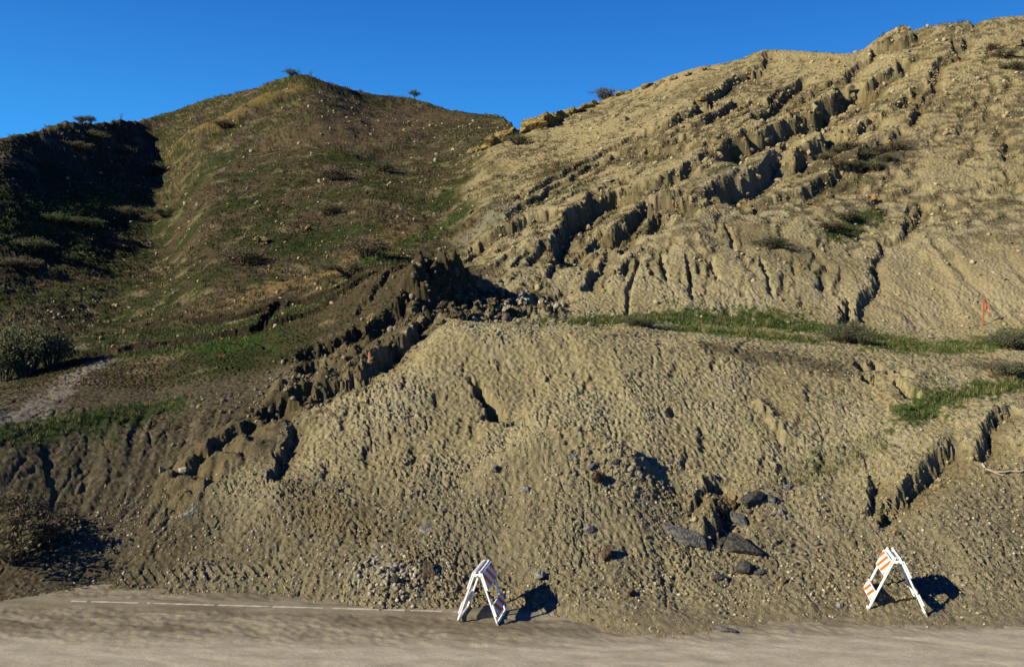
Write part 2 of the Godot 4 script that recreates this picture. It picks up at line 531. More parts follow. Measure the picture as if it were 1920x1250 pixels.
	for f: Feature in paints:
		if z < f.lo.y or z > f.hi.y:
			continue
		var c0 := int(floor(col_of(f.lo.x / scale_w)))
		var c1 := int(ceil(col_of(f.hi.x / scale_w)))
		var segs := f.pts.size() - 1
		for c in range(c0, c1 + 1):
			var x := cols[c] * scale_w
			var best := 1e9
			for i in segs:
				var a := f.pts[i]
				var b := f.pts[i + 1]
				var ex := b.x - a.x
				var ez := b.y - a.y
				var qx := x - a.x
				var qz := z - a.y
				var t := clampf((qx * ex + qz * ez) / (ex * ex + ez * ez + 1e-9), 0.0, 1.0)
				var rx := qx - t * ex
				var rz := qz - t * ez
				best = minf(best, rx * rx + rz * rz)
			var dist := sqrt(best) * (1.0 + 0.8 * n_weed.get_noise_2d(x * 1.2, z * 1.2) + 0.5 * n_grain.get_noise_2d(x, z))
			cs[c] = cs[c].lerp(f.tint, f.amp * smoothstep(f.width, f.width * 0.35, dist))
	for c in n:
		cs[c] = cs[c].clamp().linear_to_srgb()
	height_rows[r] = hs
	color_rows[r] = cs

func build_share(k: int) -> void:
	for r in range(k, rows.size(), 4):
		build_row(r)

func grid() -> void:
	for band in [[6.0, 13.0, 0.06], [13.0, 22.2, 0.03], [22.2, 27.0, 0.05], [27.0, 36.0, 0.065], [36.0, 70.0, 0.13], [70.0, 150.0, 0.7], [150.0, 246.0, 4.0]]:
		var steps := int(round((band[1] - band[0]) / band[2]))
		for k in steps:
			rows.append(band[0] + band[2] * k)
	rows.append(246.0)
	for k in 32:
		cols.append(-1.0 + 0.01 * k)
	for k in 1089:
		cols.append(-0.68 + k / 800.0)
	for k in 32:
		cols.append(0.68 + 0.01 * (k + 1))

func terrain_mesh(r0: int, r1: int) -> ArrayMesh:
	var n := cols.size()
	var m := r1 - r0 + 1
	var v := PackedVector3Array()
	var nn := PackedVector3Array()
	var cc := PackedColorArray()
	var ix := PackedInt32Array()
	v.resize(n * m)
	nn.resize(n * m)
	ix.resize((n - 1) * (m - 1) * 6)
	for j in m:
		var r := r0 + j
		var d := rows[r]
		var hs: PackedFloat32Array = height_rows[r]
		var ha: PackedFloat32Array = height_rows[maxi(r - 1, 0)]
		var hb: PackedFloat32Array = height_rows[mini(r + 1, rows.size() - 1)]
		var dz := rows[mini(r + 1, rows.size() - 1)] - rows[maxi(r - 1, 0)]
		var w := d + APEX
		var o := j * n
		cc.append_array(color_rows[r])
		for c in n:
			var cl := maxi(c - 1, 0)
			var cr := mini(c + 1, n - 1)
			v[o + c] = Vector3(cols[c] * w, hs[c], -d)
			var gx := (hs[cr] - hs[cl]) / ((cols[cr] - cols[cl]) * w)
			var gd := (hb[c] - ha[c]) / dz + gx * -cols[c]
			nn[o + c] = Vector3(-gx, 1.0, gd).normalized()
	var k := 0
	for j in m - 1:
		var o := j * n
		for c in n - 1:
			var a := o + c
			ix[k] = a
			ix[k + 1] = a + n
			ix[k + 2] = a + 1
			ix[k + 3] = a + 1
			ix[k + 4] = a + n
			ix[k + 5] = a + n + 1
			k += 6
	var arr: Array = []
	arr.resize(Mesh.ARRAY_MAX)
	arr[Mesh.ARRAY_VERTEX] = v
	arr[Mesh.ARRAY_NORMAL] = nn
	arr[Mesh.ARRAY_COLOR] = cc
	arr[Mesh.ARRAY_INDEX] = ix
	var mesh := ArrayMesh.new()
	mesh.add_surface_from_arrays(Mesh.PRIMITIVE_TRIANGLES, arr)
	return mesh

var soil_grain: ImageTexture

func soil_material() -> StandardMaterial3D:
	var m := StandardMaterial3D.new()
	m.vertex_color_use_as_albedo = true
	m.vertex_color_is_srgb = true
	m.roughness = 1.0
	m.metallic_specular = 0.15
	m.uv1_triplanar = true
	m.uv1_world_triplanar = true
	m.uv1_scale = Vector3.ONE * 0.9
	var g := noise(FastNoiseLite.TYPE_SIMPLEX, 0.035, 5, 31).get_seamless_image(1024, 1024)
	g.convert(Image.FORMAT_RGB8)
	var grain := Image.create(1024, 1024, false, Image.FORMAT_RGB8)
	for y in 1024:
		for x in 1024:
			var t := g.get_pixel(x, y).r
			var q := clampf(0.86 + (t - 0.5) * 1.0, 0.55, 1.0)
			grain.set_pixel(x, y, Color(q, q, q * 0.99))
	soil_grain = ImageTexture.create_from_image(grain)
	m.albedo_texture = soil_grain
	var bump := noise(FastNoiseLite.TYPE_SIMPLEX, 0.05, 5, 33).get_seamless_image(1024, 1024)
	m.heightmap_enabled = true
	m.heightmap_texture = ImageTexture.create_from_image(bump)
	m.heightmap_scale = 1.0
	return m

# ---------------------------------------------------------------- the breaks of this slide
func break_ground() -> void:
	# upper slope, left group
	scarp([868,474, 905,447, 945,420, 985,404, 1022,398, 1050,396], 0.72, 2.8, 0.22)
	scarp([1022,492, 1036,455, 1045,425, 1085,388, 1110,372, 1130,362, 1165,352], 1.21, 3.8, 0.25)
	scarp([1120,366, 1160,353, 1200,344, 1235,336, 1275,322, 1300,305], 0.72, 2.5, 0.3)
	scarp([1115,446, 1150,430, 1185,398, 1212,374, 1245,366, 1280,362], 0.96, 3.2, 0.3)
	scarp([1190,425, 1215,408, 1225,396, 1245,388], 0.64, 2.0, 0.25)
	scarp([1255,395, 1272,376, 1290,368, 1300,372], 0.55, 1.4, 0.15)
	scarp([1300,385, 1320,374, 1345,366, 1370,362], 0.40, 1.5, 0.2)
	scarp([1112,520, 1122,490, 1132,458, 1140,448], 0.44, 1.2, 0.15)
	scarp([1088,545, 1100,525, 1114,505], 0.44, 1.2, 0.1)
	scarp([1150,512, 1170,490, 1182,470], 0.40, 1.2, 0.2)
	scarp([1160,470, 1168,452, 1176,432], 0.40, 1.0, 0.2)
	scarp([905,505, 930,490, 948,470], 0.35, 1.2, 0.12)
	scarp([955,505, 972,485, 985,470], 0.28, 1.1, 0.15)
	scarp([985,495, 1005,470, 1020,452], 0.40, 1.2, 0.12)
	scarp([1022,520, 1034,500, 1040,485], 0.33, 1.1, 0.1)
	scarp([925,470, 945,456, 960,450], 0.28, 1.1, 0.2)
	scarp([1010,580, 1035,560, 1050,540], 0.24, 1.0, 0.15)
	scarp([868,490, 890,465, 905,452], 0.33, 1.1, 0.12)
	# upper slope, middle lines
	scarp([950,375, 1010,345, 1060,318, 1110,294, 1160,266, 1195,244], 0.35, 2.2, 0.2)
	scarp([940,398, 1010,362, 1075,318, 1105,302, 1150,284, 1200,266, 1240,258], 0.48, 2.2, 0.25)
	scarp([1240,268, 1252,262, 1270,252, 1292,246], 0.72, 1.6, 0.15)
	scarp([1190,282, 1222,276, 1255,272, 1300,268, 1340,258], 0.55, 1.9, 0.35)
	scarp([1195,246, 1240,232, 1262,222, 1285,209, 1312,190], 0.96, 2.8, 0.2)
	scarp([1300,196, 1340,172, 1365,152, 1392,122], 0.96, 2.8, 0.2)
	scarp([1305,222, 1335,212, 1358,196, 1370,178], 0.88, 2.2, 0.25)
	scarp([1375,200, 1410,183, 1438,192, 1445,185], 0.40, 1.9, 0.3)
	scarp([1400,215, 1425,210, 1445,196, 1470,170, 1512,143], 0.96, 2.8, 0.2)
	scarp([1415,130, 1432,112, 1436,96], 0.64, 1.5, 0.2)
	scarp([1500,108, 1540,106, 1580,108], 0.40, 1.5, 0.3)
	# the great scarps
	scarp([1318,292, 1345,280, 1373,264, 1424,248, 1475,224, 1520,208], 1.36, 4.0, 0.3)
	scarp([1480,226, 1528,208, 1545,188, 1575,170, 1602,154], 2.00, 4.5, 0.25)
	scarp([1590,168, 1615,160, 1640,150, 1665,132, 1700,108], 0.88, 3.0, 0.3)
	scarp([1440,212, 1500,184, 1545,160, 1590,138, 1615,115, 1645,98], 0.55, 2.8, 0.3)
	scarp([1478,294, 1498,278, 1520,262, 1541,254, 1552,232], 1.36, 3.0, 0.25)
	scarp([1326,356, 1345,346, 1375,332, 1412,318, 1444,290, 1456,268], 1.36, 3.8, 0.2)
	scarp([1478,362, 1508,350, 1540,336, 1565,322, 1584,312], 0.77, 2.5, 0.15)
	scarp([1395,382, 1430,366, 1460,360, 1482,356], 0.40, 1.9, 0.2)
	scarp([1592,318, 1606,300, 1620,284, 1640,262, 1652,256], 0.96, 2.2, 0.3)
	scarp([1605,240, 1618,230, 1628,215, 1650,210], 0.64, 1.9, 0.2)
	scarp([1665,262, 1678,250, 1690,240], 0.48, 1.5, 0.2)
	scarp([1676,200, 1692,184, 1710,170, 1735,155], 0.72, 2.0, 0.2)
	scarp([1705,228, 1716,208, 1742,188, 1753,165, 1748,148], 0.40, 1.2, 0.12)
	scarp([1736,158, 1744,140, 1752,122, 1775,108], 0.55, 1.5, 0.15)
	scarp([1780,115, 1795,98, 1808,68], 0.64, 1.8, 0.2)
	scarp([1795,224, 1812,208, 1824,196, 1840,170], 0.33, 1.1, 0.15)
	scarp([1780,252, 1795,242, 1810,230], 0.40, 1.2, 0.2)
	scarp([1862,258, 1872,250, 1866,238], 0.33, 1.0, 0.1)
	scarp([1872,302, 1882,292, 1886,264, 1876,256], 0.48, 1.2, 0.1)
	scarp([1884,360, 1888,338, 1882,318], 0.28, 0.9, 0.08)
	scarp([1630,90, 1660,80, 1690,74, 1715,62, 1742,44], 1.12, 2.5, 0.3)
	scarp([1655,95, 1665,84, 1672,66], 0.64, 1.8, 0.2)
	scarp([1800,48, 1820,44, 1838,34], 0.55, 1.8, 0.3)
	scarp([1690,360, 1710,350, 1730,345], 0.24, 1.0, 0.1)
	scarp([1640,375, 1665,370, 1690,362], 0.24, 1.0, 0.15)
	scarp([1715,400, 1740,390, 1760,380], 0.24, 1.0, 0.15)
	scarp([1815,290, 1825,278, 1830,268], 0.24, 0.9, 0.1)
	scarp([1795,310, 1805,296, 1815,284], 0.33, 1.0, 0.1)
	# where the great lines run on, thin
	scarp([1040,440, 1130,384, 1230,346, 1330,300, 1420,256, 1480,232], 0.3, 1.2, 0.15)
	scarp([1130,452, 1200,408, 1290,372, 1370,344, 1450,318, 1560,280], 0.3, 1.2, 0.15)
	scarp([1230,262, 1310,228, 1390,206, 1450,182, 1530,130], 0.4, 1.4, 0.15)
	scarp([1330,300, 1430,262, 1530,226, 1610,178, 1690,128, 1760,90], 0.45, 1.5, 0.15)
	scarp([1480,330, 1560,270, 1620,236, 1690,196, 1740,170], 0.3, 1.2, 0.15)
	scarp([980,400, 1060,352, 1150,318, 1240,290, 1330,262], 0.3, 1.0, 0.15)
	scarp([930,420, 1000,372, 1080,330, 1180,284, 1260,246], 0.28, 1.0, 0.12)
	scarp([1480,380, 1560,348, 1620,326], 0.3, 1.0, 0.15)
	scarp([1640,520, 1652,470, 1690,420, 1716,380], 0.3, 1.0, 0.12)
	scarp([1820,330, 1830,250, 1846,190, 1850,140], 0.25, 0.8, 0.1)
	scarp([1700,240, 1712,200, 1750,160, 1760,110, 1806,60], 0.45, 0.9, 0.12)
	# many lesser breaks between the great ones
	for k in 34:
		var x := rng.randf_range(990.0, 1620.0)
		var y := 470.0 - (x - 960.0) * 0.42 + rng.randf_range(-75.0, 55.0)
		var l := rng.randf_range(35.0, 120.0)
		var lean := rng.randf_range(0.35, 0.75)
		scarp([x, y, x + l * 0.35, y - l * 0.35 * lean + rng.randf_range(-6, 6), x + l * 0.7, y - l * 0.7 * lean + rng.randf_range(-6, 6), x + l, y - l * lean], rng.randf_range(0.14, 0.42), rng.randf_range(0.7, 1.6), 0.2)
	for k in 22:
		var x := rng.randf_range(1600.0, 1910.0)
		var y := rng.randf_range(110.0, 430.0)
		var l := rng.randf_range(15.0, 45.0)
		scarp([x, y, x + l * 0.3 + rng.randf_range(-5, 5), y - l * 0.5, x + l * 0.5, y - l], rng.randf_range(0.15, 0.4), rng.randf_range(0.5, 1.0), 0.12)
	for k in 30:
		var x := rng.randf_range(1080.0, 1600.0)
		var y := rng.randf_range(440.0, 580.0)
		var l := rng.randf_range(20.0, 60.0)
		scarp([x, y, x + rng.randf_range(-6, 10), y - l * 0.5, x + rng.randf_range(0, 18), y - l], rng.randf_range(0.08, 0.2), rng.randf_range(0.3, 0.7), 0.06)
	for k in 40:
		var x := rng.randf_range(560.0, 1560.0)
		var y := rng.randf_range(660.0, 900.0)
		var l := rng.randf_range(12.0, 40.0)
		scarp([x, y, x + rng.randf_range(-4, 10), y - l * 0.5, x + rng.randf_range(-2, 18), y - l], rng.randf_range(0.05, 0.14), rng.randf_range(0.2, 0.5), 0.05)
	# lower cracks of the right slope
	crack([1584,606, 1586,585, 1590,562], 0.22, 0.6, 0.1)
	scarp([1588,598, 1612,576, 1640,540, 1638,512, 1634,490], 0.45, 0.9, 0.12)
	scarp([1536,545, 1538,520, 1540,490], 0.25, 0.7, 0.08)
	scarp([1395,470, 1402,495, 1418,505], 0.2, 0.6, 0.05)
	scarp([1700,430, 1715,415, 1730,405], 0.3, 0.8, 0.2)
	for k in [[1172,596,1180,540,1200,470], [1298,560,1295,520,1288,470], [1250,520,1245,490,1240,470], [1335,480,1340,505,1350,520], [1450,560,1440,520,1425,480], [1380,470,1372,440,1360,420]]:
		crack(k, 0.12, 0.18, 0.06)
	# left flank of the slide
	scarp([676,700, 700,682, 725,662, 758,628, 778,600, 815,590], 0.8, 1.5, 0.2, 0.1)
	scarp([640,640, 690,612, 708,600, 750,588, 790,574, 830,556], 0.8, 1.7, 0.2, 0.1)
	# the dark mound: its broken side runs away from the road
	scarp_at([755,23.6, 790,24.9, 825,26.2, 860,27.4, 900,28.8, 950,30.4], 1.9, 0.6, 0.06, 0.92, 6.0)
	scarp([655,596, 690,575, 730,550, 770,532], 0.25, 1.0, 0.1)
	scarp([535,678, 575,655, 600,650, 640,632, 668,612], 0.6, 1.2, 0.25)
	scarp([540,700, 580,680, 620,676, 650,668], 0.5, 1.0, 0.3)
	scarp([590,735, 625,718, 650,708, 690,690], 0.6, 1.0, 0.25)
	scarp([470,785, 500,764, 530,758, 560,735, 590,722], 0.7, 1.2, 0.3)
	scarp([330,900, 380,850, 420,815, 470,780], 0.3, 1.0, 0.3)
	scarp([500,905, 520,870, 540,820, 552,790], 0.35, 0.9, 0.15)
	rough([835,580, 880,575, 930,580, 975,585], 2.0, 0.5)
	stain_or_shade([490,775, 560,735, 640,690, 700,650, 780,600, 830,560], 1.0, Color(0.062, 0.052, 0.031), 0.85)  # disturbed soil of the flank, darkened to paint in its shadow
	stain_or_shade([640,640, 720,590, 790,550, 850,510, 900,515], 1.5, Color(0.05, 0.042, 0.026), 0.85)  # shadow of the mound side, painted into the ground colour
	stain_or_shade([830,580, 900,575, 975,580], 1.8, Color(0.052, 0.044, 0.027), 0.9)  # shading among the rubble, put in as a dark ground colour
	rough([560,720, 620,700, 680,660], 1.1, 0.3)
	rough([350,900, 430,840, 500,780], 0.9, 0.2)
	# lower slope
	crack([880,708, 892,716, 905,728, 915,742, 930,772, 945,782], 0.2, 0.55, 0.1)
	crack([950,786, 965,790, 985,792, 1000,798], 0.12, 0.3, 0.08)
	crack([1258,772, 1270,782], 0.16, 0.4, 0.05)
	scarp([1475,830, 1465,800, 1440,782, 1405,752], -0.3, 0.7, 0.15, 0.0)
	for k in [[1608,672,1620,690], [1636,672,1650,690], [1640,702,1652,725], [1665,690,1676,700], [1690,690,1696,706], [1680,715,1690,728], [1695,730,1708,748], [1620,700,1630,718], [1712,738,1722,752], [1700,705,1704,716]]:
		crack(k, 0.15, 0.35, 0.06)
	scarp([1640,985, 1655,950, 1668,928, 1700,902, 1732,868, 1765,836, 1795,812], 0.55, 1.2, 0.12, 0.15)
	scarp([1612,960, 1630,930, 1640,895], 0.4, 0.6, 0.15)
	scarp([1825,850, 1845,826, 1852,798, 1872,774, 1895,768], 0.45, 0.9, 0.12, 0.15)
	ridge([860,930, 930,890, 980,872, 1060,852, 1130,868, 1190,895, 1250,925], 0.46, 0.42)
	scarp([1318,1005, 1340,975, 1348,940, 1328,910, 1352,900], 0.55, 0.8, 0.12, 0.45)
	scarp([1290,960, 1318,930, 1330,905], 0.3, 0.6, 0.15)
	rough([1250,930, 1300,950, 1400,960], 0.5, 0.16)
	crack([480,640, 520,660], 0.1, 0.1, 0.05)
	# tension cracks across the grass on the left
	scarp([268,618, 310,612, 350,607], 0.22, 1.2, 0.05)
	scarp([350,607, 430,595, 489,582, 569,562, 620,543, 700,500], 0.26, 1.4, 0.06)
	scarp([118,667, 248,649, 365,631, 467,613, 569,587, 657,551, 720,520], 0.36, 1.6, 0.06)
	crack([525,566, 500,590, 474,622], 0.3, 0.4, 0.15)
	# gullies of the left bank
	scarp([95,960, 88,900, 78,850, 62,822], 0.1, 0.8, 0.1)
	scarp([130,1000, 140,940, 150,880, 175,810], 0.05, 0.6, 0.1)
	scarp([200,900, 195,850, 190,805], 0.05, 0.5, 0.1)
	# far hills
	ridge([300,300, 350,270, 420,240, 480,205, 535,175], 1.3, 3.0)
	# stains, growth and painted shadow lines
	stain_or_shade([1040,606, 1150,602, 1300,600, 1420,604, 1500,612], 1.2, LEAF, 0.95)
	stain_or_shade([1280,618, 1400,626, 1500,634], 1.1, LEAF, 0.9)
	stain_or_shade([1500,612, 1580,618, 1650,634, 1740,650], 1.0, MOSS.lerp(LEAF, 0.3), 0.95)
	stain_or_shade([1640,645, 1760,655, 1860,648, 1960,636], 1.3, LEAF, 0.85)
	stain_or_shade([1700,778, 1790,752, 1860,738, 1960,722], 0.5, LEAF, 0.9)
	stain_or_shade([1850,690, 1960,700], 0.9, WEED, 0.8)
	stain_or_shade([1340,650, 1420,662, 1520,672, 1580,690], 0.5, WEED, 0.7)
	stain_or_shade([1560,440, 1600,420, 1640,400], 0.6, LEAF.lerp(MOSS, 0.5), 0.9)
	stain_or_shade([1490,885, 1560,872, 1640,838], 0.5, LEAF.lerp(WEED, 0.4), 0.3)
	stain_or_shade([1540,300, 1600,290, 1660,300, 1700,270], 1.3, WEED, 0.85)
	stain_or_shade([1540,340, 1620,330], 1.0, OLIVE, 0.6)
	stain_or_shade([1400,440, 1480,470, 1560,500], 1.3, OLIVE.lerp(TAN, 0.4), 0.7)
	stain_or_shade([1330,330, 1380,316, 1430,296], 1.2, PALE.lerp(GREY, 0.5), 0.9)
	stain_or_shade([1330,322, 1400,306, 1420,300], 0.4, MOSS, 0.7)
	stain_or_shade([1010,330, 1060,310, 1130,300, 1260,290], 1.2, OLIVE, 0.6)
	stain_or_shade([1200,220, 1280,180, 1350,150], 1.4, OLIVE.lerp(TAN, 0.3), 0.55)
	stain_or_shade([880,440, 920,410, 950,385], 1.0, Color(0.128, 0.124, 0.09), 0.85)
	stain_or_shade([1000,380, 1080,352, 1100,340], 0.9, MOSS, 0.5)
	stain_or_shade([690,500, 720,475, 760,450, 840,405], 0.9, LEAF.lerp(MOSS, 0.4), 0.85)
	stain_or_shade([480,560, 560,530, 640,500, 700,470], 1.8, Color(0.143, 0.101, 0.05), 0.75)
	stain_or_shade([690,470, 720,440, 760,420], 1.6, Color(0.128, 0.09, 0.045), 0.7)
	stain_or_shade([560,470, 600,450, 660,440], 2.5, MOSS, 0.6)
	stain_or_shade([240,640, 330,625, 440,610, 560,578, 640,550], 0.9, LEAF, 0.85)
	stain_or_shade([240,665, 340,648, 460,640], 0.9, LEAF, 0.8)
	stain_or_shade([390,610, 450,596], 0.5, PALE, 0.7)
	stain_or_shade([20,800, 120,795, 220,785, 300,770], 0.8, LEAF.lerp(MOSS, 0.4), 0.8)
	stain_or_shade([20,780, 100,745, 150,700, 200,675], 0.5, Color(0.158, 0.143, 0.12), 0.85)
	stain_or_shade([60,450, 160,400, 260,350], 4.0, MOSS, 0.6)
	stain_or_shade([10,450, 100,400, 200,370], 2.0, LEAF.lerp(MOSS, 0.5), 0.6)
	stain_or_shade([330,280, 420,240, 500,200, 560,165], 2.5, Color(0.15, 0.112, 0.041), 0.7)
	stain_or_shade([620,260, 700,240, 800,215], 6.0, Color(0.094, 0.068, 0.041), 0.7)
	stain_or_shade([960,570, 985,575], 0.5, Color(0.203, 0.195, 0.165), 0.8)
	stain_or_shade([560,920, 640,960, 700,1000, 760,1060], 0.6, Color(0.112, 0.09, 0.051), 0.7)
	stain_or_shade([700,1060, 740,1085], 0.35, Color(0.188, 0.176, 0.143), 0.7)
	stain_or_shade([1180,1000, 1250,1060, 1290,1110], 0.6, TAN, 0.5)
	stain_or_shade([1680,560, 1800,520, 1900,500], 2.0, Color(0.214, 0.176, 0.105), 0.5)
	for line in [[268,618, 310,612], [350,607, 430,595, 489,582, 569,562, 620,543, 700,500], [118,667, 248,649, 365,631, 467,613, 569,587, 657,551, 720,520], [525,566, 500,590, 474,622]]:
		stain_or_shade(line, 0.4, Color(0.024, 0.021, 0.014), 0.95)  # near-black lines paint shadow along the steps in the grass
	stain_or_shade([1460,960, 1520,1000, 1540,1050], 0.6, Color(0.188, 0.161, 0.105), 0.7)

# ---------------------------------------------------------------- stones
func plain(c: Color, rough_by := 0.95) -> StandardMaterial3D:
	var m := StandardMaterial3D.new()
	m.albedo_color = c.linear_to_srgb()
	m.roughness = rough_by
	m.metallic_specular = 0.25
	return m

var stone_grain: ImageTexture
var stone_bump: ImageTexture

func stone_material(c: Color, scale := 1.2) -> StandardMaterial3D:
	if stone_grain == null:
		var g := noise(FastNoiseLite.TYPE_SIMPLEX, 0.02, 5, 51).get_seamless_image(256, 256)
		var im := Image.create(256, 256, false, Image.FORMAT_RGB8)
		for y in 256:
			for x in 256:
				var q := clampf(0.8 + (g.get_pixel(x, y).r - 0.5) * 1.1, 0.4, 1.0)
				im.set_pixel(x, y, Color(q, q, q))
		stone_grain = ImageTexture.create_from_image(im)
		stone_bump = ImageTexture.create_from_image(noise(FastNoiseLite.TYPE_SIMPLEX, 0.03, 5, 52).get_seamless_image(256, 256))
	var m := plain(c)
	m.uv1_triplanar = true
	m.uv1_world_triplanar = true
	m.uv1_scale = Vector3.ONE * scale
	m.albedo_texture = stone_grain
	m.heightmap_enabled = true
	m.heightmap_texture = stone_bump
	m.heightmap_scale = 1.5
	return m

func ball(level: int) -> Array:
	# an icosahedron, each face split level times: [points, triangles]
	var g := (1.0 + sqrt(5.0)) / 2.0
	var p: Array = []
	for q in [Vector3(-1, g, 0), Vector3(1, g, 0), Vector3(-1, -g, 0), Vector3(1, -g, 0), Vector3(0, -1, g), Vector3(0, 1, g), Vector3(0, -1, -g), Vector3(0, 1, -g), Vector3(g, 0, -1), Vector3(g, 0, 1), Vector3(-g, 0, -1), Vector3(-g, 0, 1)]:
		p.append(q.normalized())
	var t: Array = [0,11,5, 0,5,1, 0,1,7, 0,7,10, 0,10,11, 1,5,9, 5,11,4, 11,10,2, 10,7,6, 7,1,8, 3,9,4, 3,4,2, 3,2,6, 3,6,8, 3,8,9, 4,9,5, 2,4,11, 6,2,10, 8,6,7, 9,8,1]
	for k in level:
		var mid := {}
		var t2: Array = []
		for i in range(0, t.size(), 3):
			var m: Array = []
			for e in 3:
				var a: int = t[i + e]
				var b: int = t[i + (e + 1) % 3]
				var key := Vector2i(mini(a, b), maxi(a, b))
				if not mid.has(key):
					mid[key] = p.size()
					p.append(((p[a] + p[b]) * 0.5).normalized())
				m.append(mid[key])
			t2.append_array([t[i], m[0], m[2], t[i + 1], m[1], m[0], t[i + 2], m[2], m[1], m[0], m[1], m[2]])
		t = t2
	return [p, t]

# a stone of about unit size; faces > 0 gives it that many broken planes
func stone_mesh(level: int, sd: int, faces: int, bumpy: float) -> ArrayMesh:
	var b := ball(level)
	var n := noise(FastNoiseLite.TYPE_SIMPLEX, 1.1, 3, sd)
	var r := RandomNumberGenerator.new()
	r.seed = sd
	var planes: Array = []
	for k in faces:
		planes.append([Vector3(r.randfn(), r.randfn(), r.randfn()).normalized(), r.randf_range(0.38, 0.72)])
	var pts: Array = []
	for q: Vector3 in b[0]:
		var m := 1.0
		for f in planes:
			var c: float = q.dot(f[0])
			if c > 0.01:
				m = minf(m, f[1] / c)
		pts.append(q * m * 0.6 * (1.0 + bumpy * n.get_noise_3dv(q * 1.4)))
	var st := SurfaceTool.new()
	st.begin(Mesh.PRIMITIVE_TRIANGLES)
	st.set_smooth_group(-1 if faces > 0 else 0)
	for i in range(0, b[1].size(), 3):
		for e in [0, 2, 1]:
			st.add_vertex(pts[b[1][i + e]])
	st.generate_normals()
	return st.commit()

func up_at(p: Vector3, span := 0.4) -> Vector3:
	var gx := (ground(p.x + span, p.z) - ground(p.x - span, p.z)) / (2 * span)
	var gz := (ground(p.x, p.z + span) - ground(p.x, p.z - span)) / (2 * span)
	return Vector3(-gx, 1.0, -gz).normalized()

var stone_shapes: Array = []

# a stone lying where the sight line (px, py) meets the ground; size in metres
func stone(px: float, py: float, size: Vector3, shape: int, mat: Material, label: String, yaw := 0.0, tip := 0.0, sink := 0.25, group := "", called := "rock") -> void:
	var p := at(px, py)
	var o := part(called, stone_shapes[shape], mat, self)
	var up := up_at(p).lerp(Vector3.UP, 0.25).normalized()
	var side := Vector3(cos(yaw), 0, -sin(yaw))
	var fwd := side.cross(up).normalized()
	side = up.cross(fwd).normalized()
	var bs := Basis(side, up, fwd).rotated(side, tip)
	o.transform = Transform3D(bs.scaled_local(size), p + up * size.y * (0.5 - sink))
	tag(o, label, "rock" if called == "rock" else called.replace("_", " "), group)

